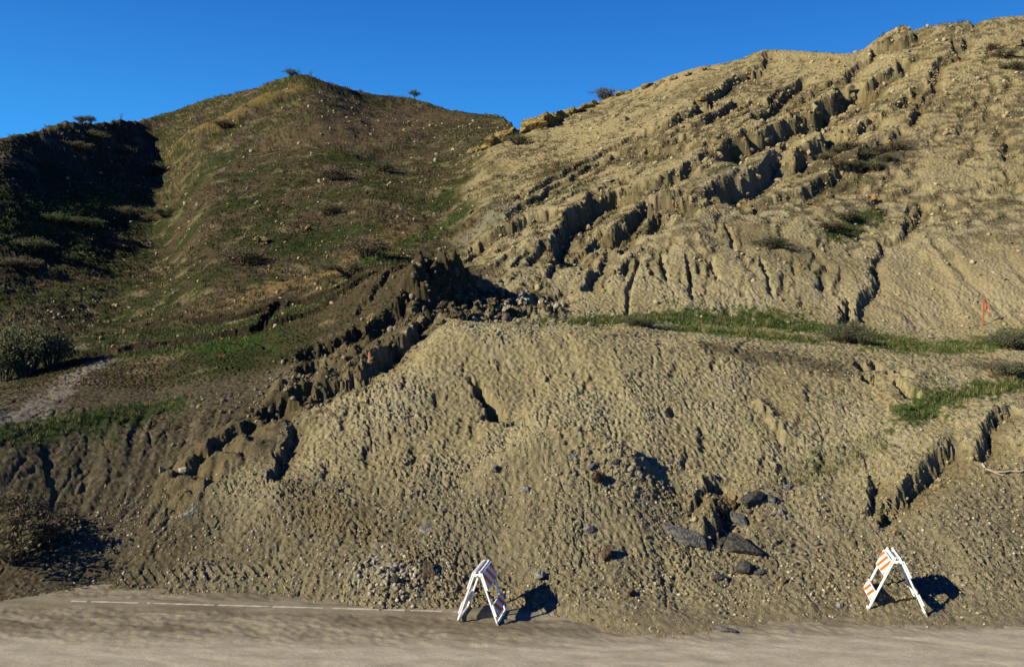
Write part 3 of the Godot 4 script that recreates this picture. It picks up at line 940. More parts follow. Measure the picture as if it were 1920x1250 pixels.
func stones() -> void:
	for k in 10:
		stone_shapes.append(stone_mesh(3, 100 + k, [14, 16, 13, 15, 18, 14, 9, 8, 12, 17][k], [0.03, 0.05, 0.03, 0.05, 0.05, 0.03, 0.30, 0.22, 0.4, 0.08][k]))
	var slate := stone_material(Color(0.085, 0.085, 0.082), 2.5)
	var ash := stone_material(Color(0.165, 0.160, 0.145), 2.5)
	var dark := stone_material(Color(0.050, 0.048, 0.044), 2.5)
	var brown := stone_material(Color(0.085, 0.058, 0.036), 2.5)
	var tanned := stone_material(Color(0.20, 0.155, 0.075), 2.0)
	var yellow := stone_material(Color(0.20, 0.148, 0.055), 0.7)
	var bone := stone_material(Color(0.30, 0.27, 0.19), 1.5)
	stone(355, 967, Vector3(0.40, 0.10, 0.22), 0, ash, "long thin grey slab lying on the dim bank left of the debris", 0.5, 0.3)
	stone(797, 996, Vector3(0.34, 0.08, 0.30), 2, ash, "flat pale grey slab on the gravel up left of the left barricade", 0.2, 0.5, 0.4)
	stone(833, 960, Vector3(0.16, 0.07, 0.14), 3, slate, "small dark chip above the flat pale grey slab", 0.8, 0.2)
	stone(985, 921, Vector3(0.30, 0.10, 0.28), 4, ash, "rounded grey slab under the crest of the debris heap", 0.0, 0.5, 0.4)
	stone(1103, 996, Vector3(0.30, 0.12, 0.26), 1, ash, "five sided grey slab below the middle of the debris heap", 0.4, 0.5, 0.3)
	stone(1284, 1012, Vector3(0.95, 0.36, 0.55), 0, slate, "large long slate block lying left of the dark hollow", -0.55, 0.5, 0.42)
	stone(1388, 1028, Vector3(0.9, 0.46, 0.6), 2, dark, "largest dark slate block at the mouth of the hollow", -0.75, 0.35, 0.38)
	stone(1352, 1022, Vector3(0.34, 0.2, 0.24), 5, dark, "dark stone wedged against the left side of the largest slate block", 0.3, 0.2, 0.3)
	stone(1392, 983, Vector3(0.34, 0.24, 0.52), 3, slate, "upright slate piece right inside the dark hollow", 0.35, 0.5, 0.2)
	stone(1407, 944, Vector3(0.62, 0.34, 0.4), 5, dark, "dark mossy slate lying across the top of the hollow", 0.1, 0.2, 0.3)
	stone(1442, 938, Vector3(0.36, 0.09, 0.30), 1, slate, "thin leaning slate plate at the top right of the hollow", -0.8, 0.7, 0.2)
	stone(1480, 914, Vector3(0.42, 0.1, 0.24), 4, ash, "pale grey slab at the upper end of the gravel right of the hollow", 0.6, 0.4, 0.3)
	stone(1465, 964, Vector3(0.24, 0.12, 0.22), 9, ash, "squarish grey slab on the gravel right of the hollow", 0.9, 0.6, 0.3)
	stone(1376, 940, Vector3(0.17, 0.16, 0.16), 7, tanned, "round tan ball of earth perched in the dark hollow")
	stone(1348, 958, Vector3(0.62, 0.5, 0.5), 6, stone_material(Color(0.135, 0.098, 0.046), 2.0), "big brown lump of earth on the left rim of the hollow", 0.0, 0.0, 0.35)
	stone(1394, 1074, Vector3(0.44, 0.32, 0.36), 9, dark, "speckled dark boulder below the largest slate block", 0.2, 0.1, 0.25)
	stone(1428, 1078, Vector3(0.24, 0.16, 0.2), 3, slate, "small grey wedge right of the speckled dark boulder", 0.5, 0.0, 0.25)
	stone(1350, 1085, Vector3(0.30, 0.10, 0.18), 0, dark, "flat dark stone left of the speckled dark boulder", 0.1, 0.1, 0.3)
	stone(1319, 1028, Vector3(0.16, 0.14, 0.18), 5, brown, "brown stone beside the right end of the long slate block", 0.9)
	stone(1314, 1042, Vector3(0.13, 0.09, 0.10), 1, bone, "whitish chip just below the long slate block", 0.3)
	stone(1136, 1046, Vector3(0.27, 0.30, 0.25), 7, brown, "rounded reddish brown boulder on the debris right of the left barricade")
	stone(797, 1076, Vector3(0.38, 0.12, 0.42), 6, stone_material(Color(0.092, 0.072, 0.048), 2.5), "broad smooth brown stone up left of the left barricade", 0.0, 0.5, 0.45)
	stone(740, 1094, Vector3(0.25, 0.18, 0.2), 9, dark, "dark stone in the whitish rubble patch by the road", 0.4)
	stone(738, 1070, Vector3(0.17, 0.13, 0.15), 3, slate, "small slate lump uppermost in the whitish rubble patch", 1.0)
	stone(716, 1084, Vector3(0.14, 0.11, 0.13), 1, bone, "whitish stone at the left of the whitish rubble patch", 0.2)
	stone(757, 1080, Vector3(0.13, 0.10, 0.13), 4, bone, "whitish stone at the right of the whitish rubble patch", 1.2)
	stone(1012, 1084, Vector3(0.30, 0.22, 0.26), 9, ash, "grey boulder at the tip of the left barricade shadow", 0.5)
	stone(930, 882, Vector3(0.26, 0.2, 0.2), 4, slate, "grey block at the left end of the debris crest", 0.7)
	stone(1072, 862, Vector3(0.28, 0.10, 0.22), 2, ash, "thin grey slab standing on the very top of the debris crest", 0.6, 0.4)
	stone(1110, 879, Vector3(0.24, 0.16, 0.2), 5, slate, "dark grey stone on the debris slope just right of its top", 0.2)
	stone(1118, 906, Vector3(0.32, 0.34, 0.24), 6, brown, "brown upright clod under the crest of the debris heap", 0.1)
	stone(1155, 870, Vector3(0.22, 0.16, 0.18), 9, dark, "dark block on the falling right part of the debris crest", 0.6)
	stone(1196, 884, Vector3(0.3, 0.18, 0.2), 3, dark, "dark block at the right end of the debris crest", 0.2)
	stone(1362, 1184, Vector3(0.36, 0.10, 0.16), 0, slate, "flat dark stone on the road edge between the barricades", -0.4, 0.1)
	stone(1760, 916, Vector3(0.38, 0.18, 0.28), 4, tanned, "pale tan block below the lower right scarp", 0.5)
	stone(1680, 1006, Vector3(0.24, 0.14, 0.18), 1, tanned, "tan stone above the right barricade", 0.8)
	stone(1574, 1136, Vector3(0.2, 0.12, 0.16), 4, ash, "grey stone on the ground left of the right barricade", 0.3)
	stone(1470, 1094, Vector3(0.14, 0.13, 0.12), 7, brown, "small dark red stone between the hollow and the right barricade")
	stone(1182, 1115, Vector3(0.18, 0.14, 0.16), 5, brown, "brown stone at the foot of the debris right of the left barricade shadow", 0.2)
	stone(303, 884, Vector3(0.14, 0.24, 0.14), 2, bone, "pale upright stone on the dim left bank", 0.3)
	stone(343, 888, Vector3(0.32, 0.12, 0.24), 4, bone, "pale flat stone on the dim left bank", 0.1, 0.4)
	stone(694, 604, Vector3(0.34, 0.40, 0.3), 7, tanned, "rounded tan boulder caught in the left flank scarps")
	stone(486, 457, Vector3(0.95, 0.6, 0.7), 6, yellow, "yellow boulder alone on the dark left hill")
	stone(577, 432, Vector3(0.5, 0.4, 0.4), 9, yellow, "small yellow boulder up right of the lone yellow boulder", 0.4)
	stone(1315, 189, Vector3(1.1, 0.35, 0.6), 4, yellow, "pale yellow slab between the uppermost scarps", 0.3)
	stone(1174, 226, Vector3(0.5, 0.45, 0.4), 5, bone, "grey stone on the open upper slope left of the scarps", 0.3)
	stone(1140, 341, Vector3(0.7, 0.3, 0.5), 1, bone, "pale slab on the weedy flat between the middle scarps", 0.3)
	stone(1638, 376, Vector3(0.4, 0.34, 0.36), 9, stone_material(Color(0.30, 0.16, 0.05), 1.5), "orange stone above the green patch of the right slope", 0.5)
	stone(1912, 85, Vector3(0.9, 0.7, 0.6), 4, tanned, "tan block near the top right corner of the slope", 0.5)
	stone(1745, 635, Vector3(0.30, 0.22, 0.2), 1, bone, "pale stone at the foot of the right slope left of the flagged stake", 0.5)
	stone(885, 398, Vector3(0.55, 0.25, 0.3), 3, tanned, "tan slab below the yellow outcrop near the grey patch", 0.8)
	# the yellow ledge that crops out along the ridge line
	var ledge := thing("rock_outcrop", "broken yellow sandstone ledge along the ridge where the two hills meet", "rock outcrop", at(985, 262))
	var k := 0
	for q in [[886, 284, 1.1], [897, 278, 0.8], [912, 275, 1.0], [925, 268, 1.6], [938, 262, 1.7], [951, 256, 1.6], [963, 249, 1.8], [975, 246, 1.5], [988, 243, 1.6], [1000, 238, 1.8], [1012, 233, 2.0], [1024, 229, 2.1], [1037, 226, 1.7], [1050, 219, 1.5], [1062, 213, 1.4], [1074, 209, 1.3], [1088, 204, 1.2], [1100, 199, 1.3], [1114, 194, 1.2], [1160, 176, 1.2], [1180, 170, 1.0], [1215, 159, 1.1], [1240, 152, 0.9], [1262, 146, 1.1], [1290, 138, 0.9], [1320, 128, 0.8]]:
		var p := at(q[0], q[1] + 4)
		var o := part("block", stone_shapes[[1, 9, 4, 5, 3, 0][k % 6]], yellow, ledge)
		var sz: float = q[2] * (0.95 if k < 15 else 0.75)
		o.transform = Transform3D(Basis(Vector3.UP, k * 1.3).rotated(Vector3.RIGHT, 0.3 * sin(k * 2.0)).scaled_local(Vector3(sz * 1.25, sz * 0.8, sz)), p - ledge.position + Vector3(0, sz * 0.12, 0))
		k += 1

func instances(called: String, mesh: Mesh, mat: Material, places: Array, tints: PackedColorArray) -> void:
	var mm := MultiMesh.new()
	mm.transform_format = MultiMesh.TRANSFORM_3D
	mm.use_colors = true
	mm.mesh = mesh
	mm.instance_count = places.size()
	for i in places.size():
		mm.set_instance_transform(i, places[i])
		mm.set_instance_color(i, tints[i])
	var o := MultiMeshInstance3D.new()
	o.name = numbered(called)
	o.multimesh = mm
	o.material_override = mat
	add_child(o, true)
	tag(o, "", "", "", "stuff")

func tinted(rough_by := 1.0) -> StandardMaterial3D:
	var m := StandardMaterial3D.new()
	m.vertex_color_use_as_albedo = true
	m.roughness = rough_by
	m.metallic_specular = 0.2
	return m

func spin() -> Basis:
	return Basis(Vector3(rng.randfn(), rng.randfn(), rng.randfn()).normalized(), rng.randf() * TAU)

func gravel() -> void:
	var shapes: Array = []
	for k in 4:
		shapes.append(stone_mesh(1, 300 + k, [5, 6, 0, 7][k], [0.2, 0.25, 0.4, 0.2][k]))
	var mat := tinted()
	var where: Array = [[], [], [], []]
	var tint: Array = [PackedColorArray(), PackedColorArray(), PackedColorArray(), PackedColorArray()]
	var hues := [Color(0.20, 0.165, 0.09), Color(0.15, 0.13, 0.085), Color(0.20, 0.18, 0.125), Color(0.10, 0.085, 0.06), Color(0.18, 0.14, 0.07), Color(0.065, 0.06, 0.055), Color(0.21, 0.17, 0.08), Color(0.25, 0.235, 0.185)]
	# [how many, x from, to, distance from, to, smallest, largest, clustering]
	for z in [[36000, -9.0, 11.5, 13.4, 17.2, 0.010, 0.05, 0.5], [5000, -7.0, 12.0, 16.5, 21.5, 0.012, 0.05, 0.4], [7000, -10.0, 11.0, 11.2, 14.0, 0.010, 0.05, 0.1], [2600, -1.0, 21.0, 27.0, 45.0, 0.03, 0.16, 0.3], [2600, -24.0, 2.0, 26.0, 60.0, 0.03, 0.17, 0.3], [900, -45.0, 10.0, 55.0, 110.0, 0.10, 0.4, 0.3], [1200, 5.0, 32.0, 42.0, 60.0, 0.06, 0.3, 0.3]]:
		var done := 0
		while done < z[0]:
			var d := rng.randf_range(z[3], z[4])
			var x := rng.randf_range(z[1], z[2])
			done += 1
			var w := n_tone.get_noise_2d(x * 1.7 + 70.0, d * 1.7) + 0.5 * n_weed.get_noise_2d(x * 2.0, d * 2.0)
			if w < rng.randf_range(-0.5, z[7]) - 0.15:
				continue
			var s: float = z[5] + (z[6] - z[5]) * pow(rng.randf(), 5.0)
			var k := rng.randi() % 4
			var b := spin().scaled_local(Vector3(s * rng.randf_range(0.8, 1.6), s, s * rng.randf_range(0.7, 1.2)))
			where[k].append(Transform3D(b, Vector3(x, ground(x, -d) + s * 0.12, -d)))
			var c: Color = hues[rng.randi() % 8] if d < 22.0 else hues[[0, 2, 0, 2, 6, 1][rng.randi() % 6]]
			tint[k].append(c * rng.randf_range(0.75, 1.2))
	# whitish rubble by the road, pale clods in the pit
	for z in [[735, 1078, 0.5, 260, 0.06], [985, 560, 0.9, 160, 0.2], [900, 580, 1.5, 260, 0.2], [1395, 1000, 0.8, 160, 0.06], [1110, 868, 0.35, 70, 0.07], [1165, 882, 0.3, 90, 0.08], [1205, 898, 0.3, 90, 0.08], [560, 715, 1.4, 160, 0.07], [640, 690, 1.3, 160, 0.08]]:
		var p := at(z[0], z[1])
		for k in z[3]:
			var x: float = p.x + rng.randfn() * z[2]
			var d: float = -p.z + rng.randfn() * z[2] * 0.6
			var s: float = 0.03 + z[4] * pow(rng.randf(), 2.0)
			var i := rng.randi() % 4
			where[i].append(Transform3D(spin().scaled_local(Vector3(s * 1.3, s, s)), Vector3(x, ground(x, -d) + s * 0.15, -d)))
			tint[i].append(hues[[7, 2, 1, 3][rng.randi() % 4] if z[0] in [735, 985] else [1, 3, 3, 1][rng.randi() % 4]] * rng.randf_range(0.7, 1.1))
	for k in 4:
		instances("gravel", shapes[k], mat, where[k], tint[k])

func fallen() -> void:
	var shapes: Array = []
	for k in 4:
		shapes.append(stone_mesh(1, 340 + k, [7, 8, 6, 9][k], [0.25, 0.3, 0.35, 0.25][k]))
	var where: Array = [[], [], [], []]
	var tint: Array = [PackedColorArray(), PackedColorArray(), PackedColorArray(), PackedColorArray()]
	for f: Feature in feats:
		if f.kind != 0 or f.amp < 0.2:
			continue
		for i in f.pts.size() - 1:
			var a := f.pts[i]
			var b := f.pts[i + 1]
			var far := clampf(-a.y / 20.0, 1.0, 3.0)
			var out := Vector2(a.y - b.y, b.x - a.x).normalized()
			var count := int(a.distance_to(b) * 26.0 / far)
			for k in count:
				var s := (0.025 + 0.17 * f.amp * pow(rng.randf(), 3.0)) * (0.6 + 0.4 * far)
				var q := a.lerp(b, rng.randf()) + out * (0.02 + absf(rng.randfn()) * 0.45 * f.amp)
				if rng.randf() < 0.25:
					q = a.lerp(b, rng.randf()) - out * absf(rng.randfn()) * 0.12
				var j := rng.randi() % 4
				where[j].append(Transform3D(spin().scaled_local(Vector3(s * 1.3, s, s)), Vector3(q.x, ground(q.x, q.y) + s * 0.1, q.y)))
				var deep := (q.x < -0.117 * -q.y or (q.x < 0.02 * -q.y and q.y < -22.0)) and q.y > -31.5 and q.y < -18.0
				tint[j].append((Color(0.085, 0.07, 0.042) if deep else Color(0.165, 0.138, 0.078)) * rng.randf_range(0.7, 1.25))
	for k in 4:
		instances("fallen_clods", shapes[k], tinted(), where[k], tint[k])

func clods() -> void:
	var mats: Array = [stone_material(Color(0.10, 0.082, 0.046), 2.0), stone_material(Color(0.075, 0.062, 0.037), 2.0), stone_material(Color(0.23, 0.215, 0.165), 2.0)]
	var n := 0
	for k in 150:
		var px := rng.randf_range(828.0, 985.0)
		var py := rng.randf_range(545.0, 598.0)
		if py < 545.0 + (px - 900.0) * 0.25:
			continue
		var p := at(px, py)
		var s := 0.10 + 0.26 * pow(rng.randf(), 1.8)
		var pale := px > 945.0 and py < 585.0 and rng.randf() < 0.75
		var o := part("soil_clod", stone_shapes[[1, 3, 4, 6, 8, 9][rng.randi() % 6]], mats[2] if pale else mats[rng.randi() % 2], self)
		o.transform = Transform3D(spin().scaled_local(Vector3(s * 1.2, s, s)), p + Vector3(0, s * 0.2, 0))
		if pale:
			tag(o, "whitish clod at the right end of the rubble heap behind the bench lip", "clod", "whitish clods of the rubble heap")
		else:
			tag(o, "brown clod in the rubble heap under the dark mound", "clod", "brown clods of the rubble heap")

# ---------------------------------------------------------------- plants
func tuft_mesh(sd: int, blades: int, spread: float, lean: float, wide: float) -> ArrayMesh:
	var r := RandomNumberGenerator.new()
	r.seed = sd
	var st := SurfaceTool.new()
	st.begin(Mesh.PRIMITIVE_TRIANGLES)
	for k in blades:
		var a := r.randf() * TAU
		var o := Vector3(cos(a), 0, sin(a)) * spread * sqrt(r.randf())
		var out := Vector3(cos(a + r.randf_range(-1, 1)), 0, sin(a + r.randf_range(-1, 1)))
		var h := r.randf_range(0.5, 1.0)
		var mid := o + out * lean * 0.35 * h + Vector3(0, h * 0.6, 0)
		var tip := o + out * lean * h + Vector3(0, h * r.randf_range(0.75, 1.0), 0)
		var s := out.cross(Vector3.UP).normalized() * wide
		for q in [o - s, mid - s * 0.7, o + s, o + s, mid - s * 0.7, mid + s * 0.7, mid - s * 0.7, tip, mid + s * 0.7]:
			st.add_vertex(q - Vector3(0, 0.04, 0))
	st.generate_normals()
	return st.commit()

func grass() -> void:
	var shapes: Array = [tuft_mesh(1, 10, 0.35, 0.35, 0.035), tuft_mesh(2, 13, 0.45, 0.5, 0.03), tuft_mesh(3, 9, 0.3, 0.25, 0.03)]
	var mat := tinted(0.8)
	mat.cull_mode = BaseMaterial3D.CULL_DISABLED
	mat.backlight_enabled = true
	mat.backlight = Color(0.25, 0.3, 0.1)
	var where: Array = [[], [], []]
	var tint: Array = [PackedColorArray(), PackedColorArray(), PackedColorArray()]
	for f: Feature in paints:
		if f.tint.g < f.tint.r * 1.25:
			continue
		var long := 0.0
		for i in f.pts.size() - 1:
			long += f.pts[i].distance_to(f.pts[i + 1])
		var near := f.pts[0].y > -30.0
		var count := int(long * f.width * 2.0 * f.amp * (125.0 if near else 18.0))
		for k in mini(count, 6500):
			var i := rng.randi() % (f.pts.size() - 1)
			var q: Vector2 = f.pts[i].lerp(f.pts[i + 1], rng.randf()) + Vector2(rng.randfn(), rng.randfn()) * f.width * 0.42
			if n_weed.get_noise_2d(q.x * 1.3, q.y * 1.3) < rng.randf_range(-0.7, 0.1):
				continue
			var s := rng.randf_range(0.05, 0.19) * (1.0 if near else 1.3)
			var j := rng.randi() % 3
			where[j].append(Transform3D(Basis(Vector3.UP, rng.randf() * TAU).scaled_local(Vector3(s, s * rng.randf_range(0.7, 1.3), s)), Vector3(q.x, ground(q.x, q.y), q.y)))
			var c := LEAF.lerp(Color(0.075, 0.10, 0.03), rng.randf() * 0.6)
			if rng.randf() < 0.3:
				c = Color(0.16, 0.14, 0.06)
			tint[j].append(c * rng.randf_range(0.6, 1.15))
	for k in 3:
		instances("grass", shapes[k], mat, where[k], tint[k])
	# dry weeds and stubble
	var w2: Array = [[], [], []]
	var t2: Array = [PackedColorArray(), PackedColorArray(), PackedColorArray()]
	for z in [[15000, -26.0, 3.0, 26.0, 62.0, 0.10, 0.30], [9000, -60.0, 12.0, 60.0, 130.0, 0.2, 0.5], [11000, 2.0, 34.0, 34.0, 60.0, 0.10, 0.26], [2500, 2.0, 14.0, 16.5, 24.0, 0.04, 0.12], [7000, -16.0, -3.0, 19.0, 30.0, 0.04, 0.13]]:
		for k in z[0]:
			var d := rng.randf_range(z[3], z[4])
			var x := rng.randf_range(z[1], z[2])
			if absf(x) > d * 0.75:
				continue
			if n_weed.get_noise_2d(x, d * -1.4) * 1.3 + n_green.get_noise_2d(x, -d) < rng.randf_range(-0.25, 0.45):
				continue
			var s := rng.randf_range(z[5], z[6])
			var j := rng.randi() % 3
			w2[j].append(Transform3D(Basis(Vector3.UP, rng.randf() * TAU).scaled_local(Vector3(s * 1.3, s * rng.randf_range(0.5, 1.1), s * 1.3)), Vector3(x, ground(x, -d), -d)))
			var c: Color = [Color(0.06, 0.05, 0.03), Color(0.045, 0.042, 0.02), Color(0.11, 0.085, 0.045), Color(0.03, 0.04, 0.014), Color(0.15, 0.115, 0.05)][rng.randi() % 5]
			t2[j].append(c * rng.randf_range(0.7, 1.2))
	for k in 3:
		instances("dry_weeds", shapes[k], mat, w2[k], t2[k])

func twig(st: SurfaceTool, a: Vector3, b: Vector3, ra: float, rb: float) -> void:
	var dir := (b - a).normalized()
	var s := dir.cross(Vector3.UP if absf(dir.y) < 0.9 else Vector3.RIGHT).normalized()
	var t := dir.cross(s)
	for k in 4:
		var u0 := s * cos(k * TAU / 4) + t * sin(k * TAU / 4)
		var u1 := s * cos((k + 1) * TAU / 4) + t * sin((k + 1) * TAU / 4)
		for q in [a + u0 * ra, a + u1 * ra, b + u0 * rb, a + u1 * ra, b + u1 * rb, b + u0 * rb]:
			st.add_vertex(q)

# a bush about one unit high: [stems, leaves]
func bush_shape(sd: int, stems: int, leaves: int, leaf: float, flat: float) -> Array:
	var r := RandomNumberGenerator.new()
	r.seed = sd
	var a := SurfaceTool.new()
	a.begin(Mesh.PRIMITIVE_TRIANGLES)
	var b := SurfaceTool.new()
	b.begin(Mesh.PRIMITIVE_TRIANGLES)
	for k in stems:
		var ang := r.randf() * TAU
		var out := Vector3(cos(ang), 0, sin(ang)) * r.randf_range(0.15, 1.0) * flat
		var foot := Vector3(cos(ang), 0, sin(ang)) * 0.06
		var mid := foot + out * 0.45 + Vector3(0, r.randf_range(0.35, 0.5), 0)
		var top := foot + out + Vector3(r.randf_range(-0.1, 0.1), r.randf_range(0.55, 1.0) * (1.15 - 0.45 * out.length() / flat), r.randf_range(-0.1, 0.1))
		twig(a, foot - Vector3(0, 0.1, 0), mid, 0.022, 0.014)
		twig(a, mid, top, 0.014, 0.005)
		for j in 3:
			var from := mid.lerp(top, r.randf())
			var to := from + Vector3(r.randfn(), absf(r.randfn()) + 0.2, r.randfn()) * 0.13
			twig(a, from, to, 0.007, 0.003)
		for j in leaves:
			var c := mid.lerp(top, pow(r.randf(), 0.7)) + Vector3(r.randfn(), r.randfn(), r.randfn()) * 0.09
			var n := Vector3(r.randfn(), r.randfn() + 0.6, r.randfn()).normalized()
			var s := n.cross(Vector3(r.randfn(), r.randfn(), r.randfn())).normalized() * leaf * r.randf_range(0.6, 1.3)
			var t := n.cross(s)
			for q in [c - s, c + t * 0.5, c + s, c - s, c + s, c - t * 0.5]:
				b.add_vertex(q)
	a.generate_normals()
	b.generate_normals()
	return [a.commit(), b.commit()]

# where the bearing px meets the sky
func perch(px: float, back := 0.0) -> Vector3:
	var s := sight(px, 200.0).x
	var best := -1.0
	var p := Vector3.ZERO
	var d := 30.0
	while d < 160.0:
		var h := ground(s * d, -d)
		if (h - EYE.y) / d > best:
			best = (h - EYE.y) / d
			p = Vector3(s * d, h, -d)
		d += 0.4
	return p + Vector3(0, 0, -back)

func bush(px: float, py: float, high: float, wide: float, shape: Array, bark: Material, leafage: Material, label: String, called := "shrub", category := "shrub", group := "", yaw := 0.0) -> void:
	var p := perch(px) if py < 0.0 else at(px, py)
	var o := thing(called, label, category, p - Vector3(0, 0.06 * high, 0), group)
	o.rotation.y = yaw
	var a := part("stem", shape[0], bark, o)
	a.scale = Vector3(wide, high, wide)
	if leafage:
		var b := part("foliage", shape[1], leafage, o)
		b.scale = Vector3(wide, high, wide)

func leaf_material(c: Color) -> StandardMaterial3D:
	var m := plain(c, 0.85)
	m.cull_mode = BaseMaterial3D.CULL_DISABLED
	m.backlight_enabled = true
	m.backlight = Color(0.3, 0.3, 0.2)
	return m

func plants() -> void:
	var bark := plain(Color(0.07, 0.055, 0.04))
	bark.cull_mode = BaseMaterial3D.CULL_DISABLED
	var sage := leaf_material(Color(0.07, 0.078, 0.038))
	var dusk := leaf_material(Color(0.05, 0.055, 0.03))
	var dry := leaf_material(Color(0.07, 0.055, 0.035))
	var green := leaf_material(Color(0.035, 0.06, 0.018))
	var big := bush_shape(61, 60, 90, 0.034, 0.75)
	var mid := bush_shape(62, 34, 60, 0.045, 0.85)
	var low := bush_shape(63, 34, 55, 0.05, 1.1)
	var bare := bush_shape(64, 14, 0, 0.05, 0.6)
	var crown := bush_shape(65, 26, 42, 0.07, 1.0)
	bush(48, 705, 1.9, 1.35, big, bark, sage, "big pale sage bush at the left edge beside the grassy bench")
	bush(95, 690, 1.2, 0.95, mid, bark, dusk, "darker bush joined to the right side of the big sage bush", "shrub", "shrub", "", 1.0)
	bush(8, 715, 1.3, 0.9, mid, bark, sage, "sage bush cut by the left edge below the big one", "shrub", "shrub", "", 2.0)
	bush(30, 1050, 0.95, 1.0, low, bark, dry, "dark dry brush heap at the left edge above the road")
	bush(70, 1015, 0.7, 0.8, mid, bark, dry, "dark dry brush on the bank behind the heap at the left edge", "shrub", "shrub", "", 2.2)
	bush(5, 985, 0.7, 0.7, low, bark, dry, "dry brush highest on the left edge of the dim bank", "shrub", "shrub", "", 0.7)
	# the round topped tree on the far ridge
	var p := perch(777)
	var t := thing("tree", "small flat topped tree alone on the far ridge", "tree", p)
	var st := SurfaceTool.new()
	st.begin(Mesh.PRIMITIVE_TRIANGLES)
	twig(st, Vector3(0, -0.3, 0), Vector3(0.05, 0.7, 0), 0.12, 0.09)
	for k in 5:
		twig(st, Vector3(0.05, 0.6, 0), Vector3(0.7 * cos(k * 1.3), 1.1 + 0.06 * k, 0.7 * sin(k * 1.3)), 0.06, 0.03)
	st.generate_normals()
	part("trunk", st.commit(), bark, t)
	var cr := part("crown", crown[1], green, t)
	cr.position.y = 0.35
	cr.scale = Vector3(1.05, 1.05, 1.05)
	# the sky line and the slopes
	bush(558, -1, 1.1, 0.7, bare, bark, null, "bare shrub on the far peak, left of its twin", "shrub", "shrub")
	bush(583, -1, 1.1, 0.7, bare, bark, null, "bare shrub on the far peak, right of its twin", "shrub", "shrub", "", 1.0)
	bush(546, -1, 1.0, 1.2, low, bark, green, "low dark bush on the left shoulder of the far peak")
	bush(150, -1, 0.8, 0.9, mid, bark, dusk, "left bush on the top of the dark left ridge")
	bush(168, -1, 0.9, 0.8, mid, bark, dusk, "right bush on the top of the dark left ridge", "shrub", "shrub", "", 1.0)
	bush(226, -1, 1.0, 0.5, bare, bark, null, "bare shrub where the dark left ridge falls to the saddle")
	bush(1134, -1, 0.9, 1.2, low, bark, dry, "dark brush on the ridge line right of the yellow ledge")
	bush(970, 272, 0.9, 1.1, mid, bark, sage, "grey green bush under the yellow ledge")
	var list := [[1548, 300], [1570, 290], [1592, 280], [1622, 300], [1640, 292], [1660, 305], [1680, 282], [1610, 320], [1575, 318], [1645, 320], [1880, 110], [1900, 130], [1860, 95], [1450, 465], [1560, 432], [1590, 415]]
	for k in list.size():
		bush(list[k][0], list[k][1], rng.randf_range(0.35, 0.6), rng.randf_range(0.6, 1.0), [low, mid][k % 2], bark, [dry, dusk][k % 2], "low dark brush scattered over the broken right slope", "shrub", "shrub", "brush on the right slope", k * 1.1)
	for k in 48:
		var px := rng.randf_range(20.0, 860.0)
		var py := rng.randf_range(230.0, 560.0)
		var h := at(px, py)
		if -h.z > 145.0 or (px > 690.0 and py > 440.0) or n_weed.get_noise_2d(h.x * 0.4, h.z * 0.4) < -0.05:
			continue
		bush(px, py, rng.randf_range(0.4, 0.8) * (1.0 + -h.z / 110.0), rng.randf_range(0.7, 1.1) * (1.0 + -h.z / 110.0), [low, mid][k % 2], bark, [dry, dusk, green][k % 3], "dark low shrub on the weedy left hill", "shrub", "shrub", "shrubs on the left hill", k * 0.7)
	for q in [[1570, 640, 0.45], [1592, 632, 0.5], [1610, 645, 0.4], [1185, 612, 0.35], [1215, 614, 0.3], [1890, 650, 0.5], [1912, 655, 0.55], [1900, 705, 0.4]]:
		bush(q[0], q[1], q[2], q[2] * 1.4, low, bark, dusk, "grey brush growing along the grassy bench", "shrub", "shrub", "brush on the bench", q[0])

# ---------------------------------------------------------------- things people left
func beam(a: Vector3, b: Vector3, w: float, t: float, wide_axis: Vector3) -> ArrayMesh:
	# a bevelled bar of w by t between two points
	var dir := (b - a).normalized()
	var s := (wide_axis - dir * wide_axis.dot(dir)).normalized()
	var u := dir.cross(s)
	var e := minf(w, t) * 0.16
	var ring := [Vector2(-w / 2 + e, -t / 2), Vector2(w / 2 - e, -t / 2), Vector2(w / 2, -t / 2 + e), Vector2(w / 2, t / 2 - e), Vector2(w / 2 - e, t / 2), Vector2(-w / 2 + e, t / 2), Vector2(-w / 2, t / 2 - e), Vector2(-w / 2, -t / 2 + e)]
	var st := SurfaceTool.new()
	st.begin(Mesh.PRIMITIVE_TRIANGLES)
	st.set_smooth_group(-1)
	for k in 8:
		var p: Vector2 = ring[k]
		var q: Vector2 = ring[(k + 1) % 8]
		var a0 := a + s * p.x + u * p.y
		var a1 := a + s * q.x + u * q.y
		var b0 := b + s * p.x + u * p.y
		var b1 := b + s * q.x + u * q.y
		for v in [a0, b0, a1, a1, b0, b1, a, a0, a1, b, b1, b0]:
			st.add_vertex(v)
	st.generate_normals()
	return st.commit()

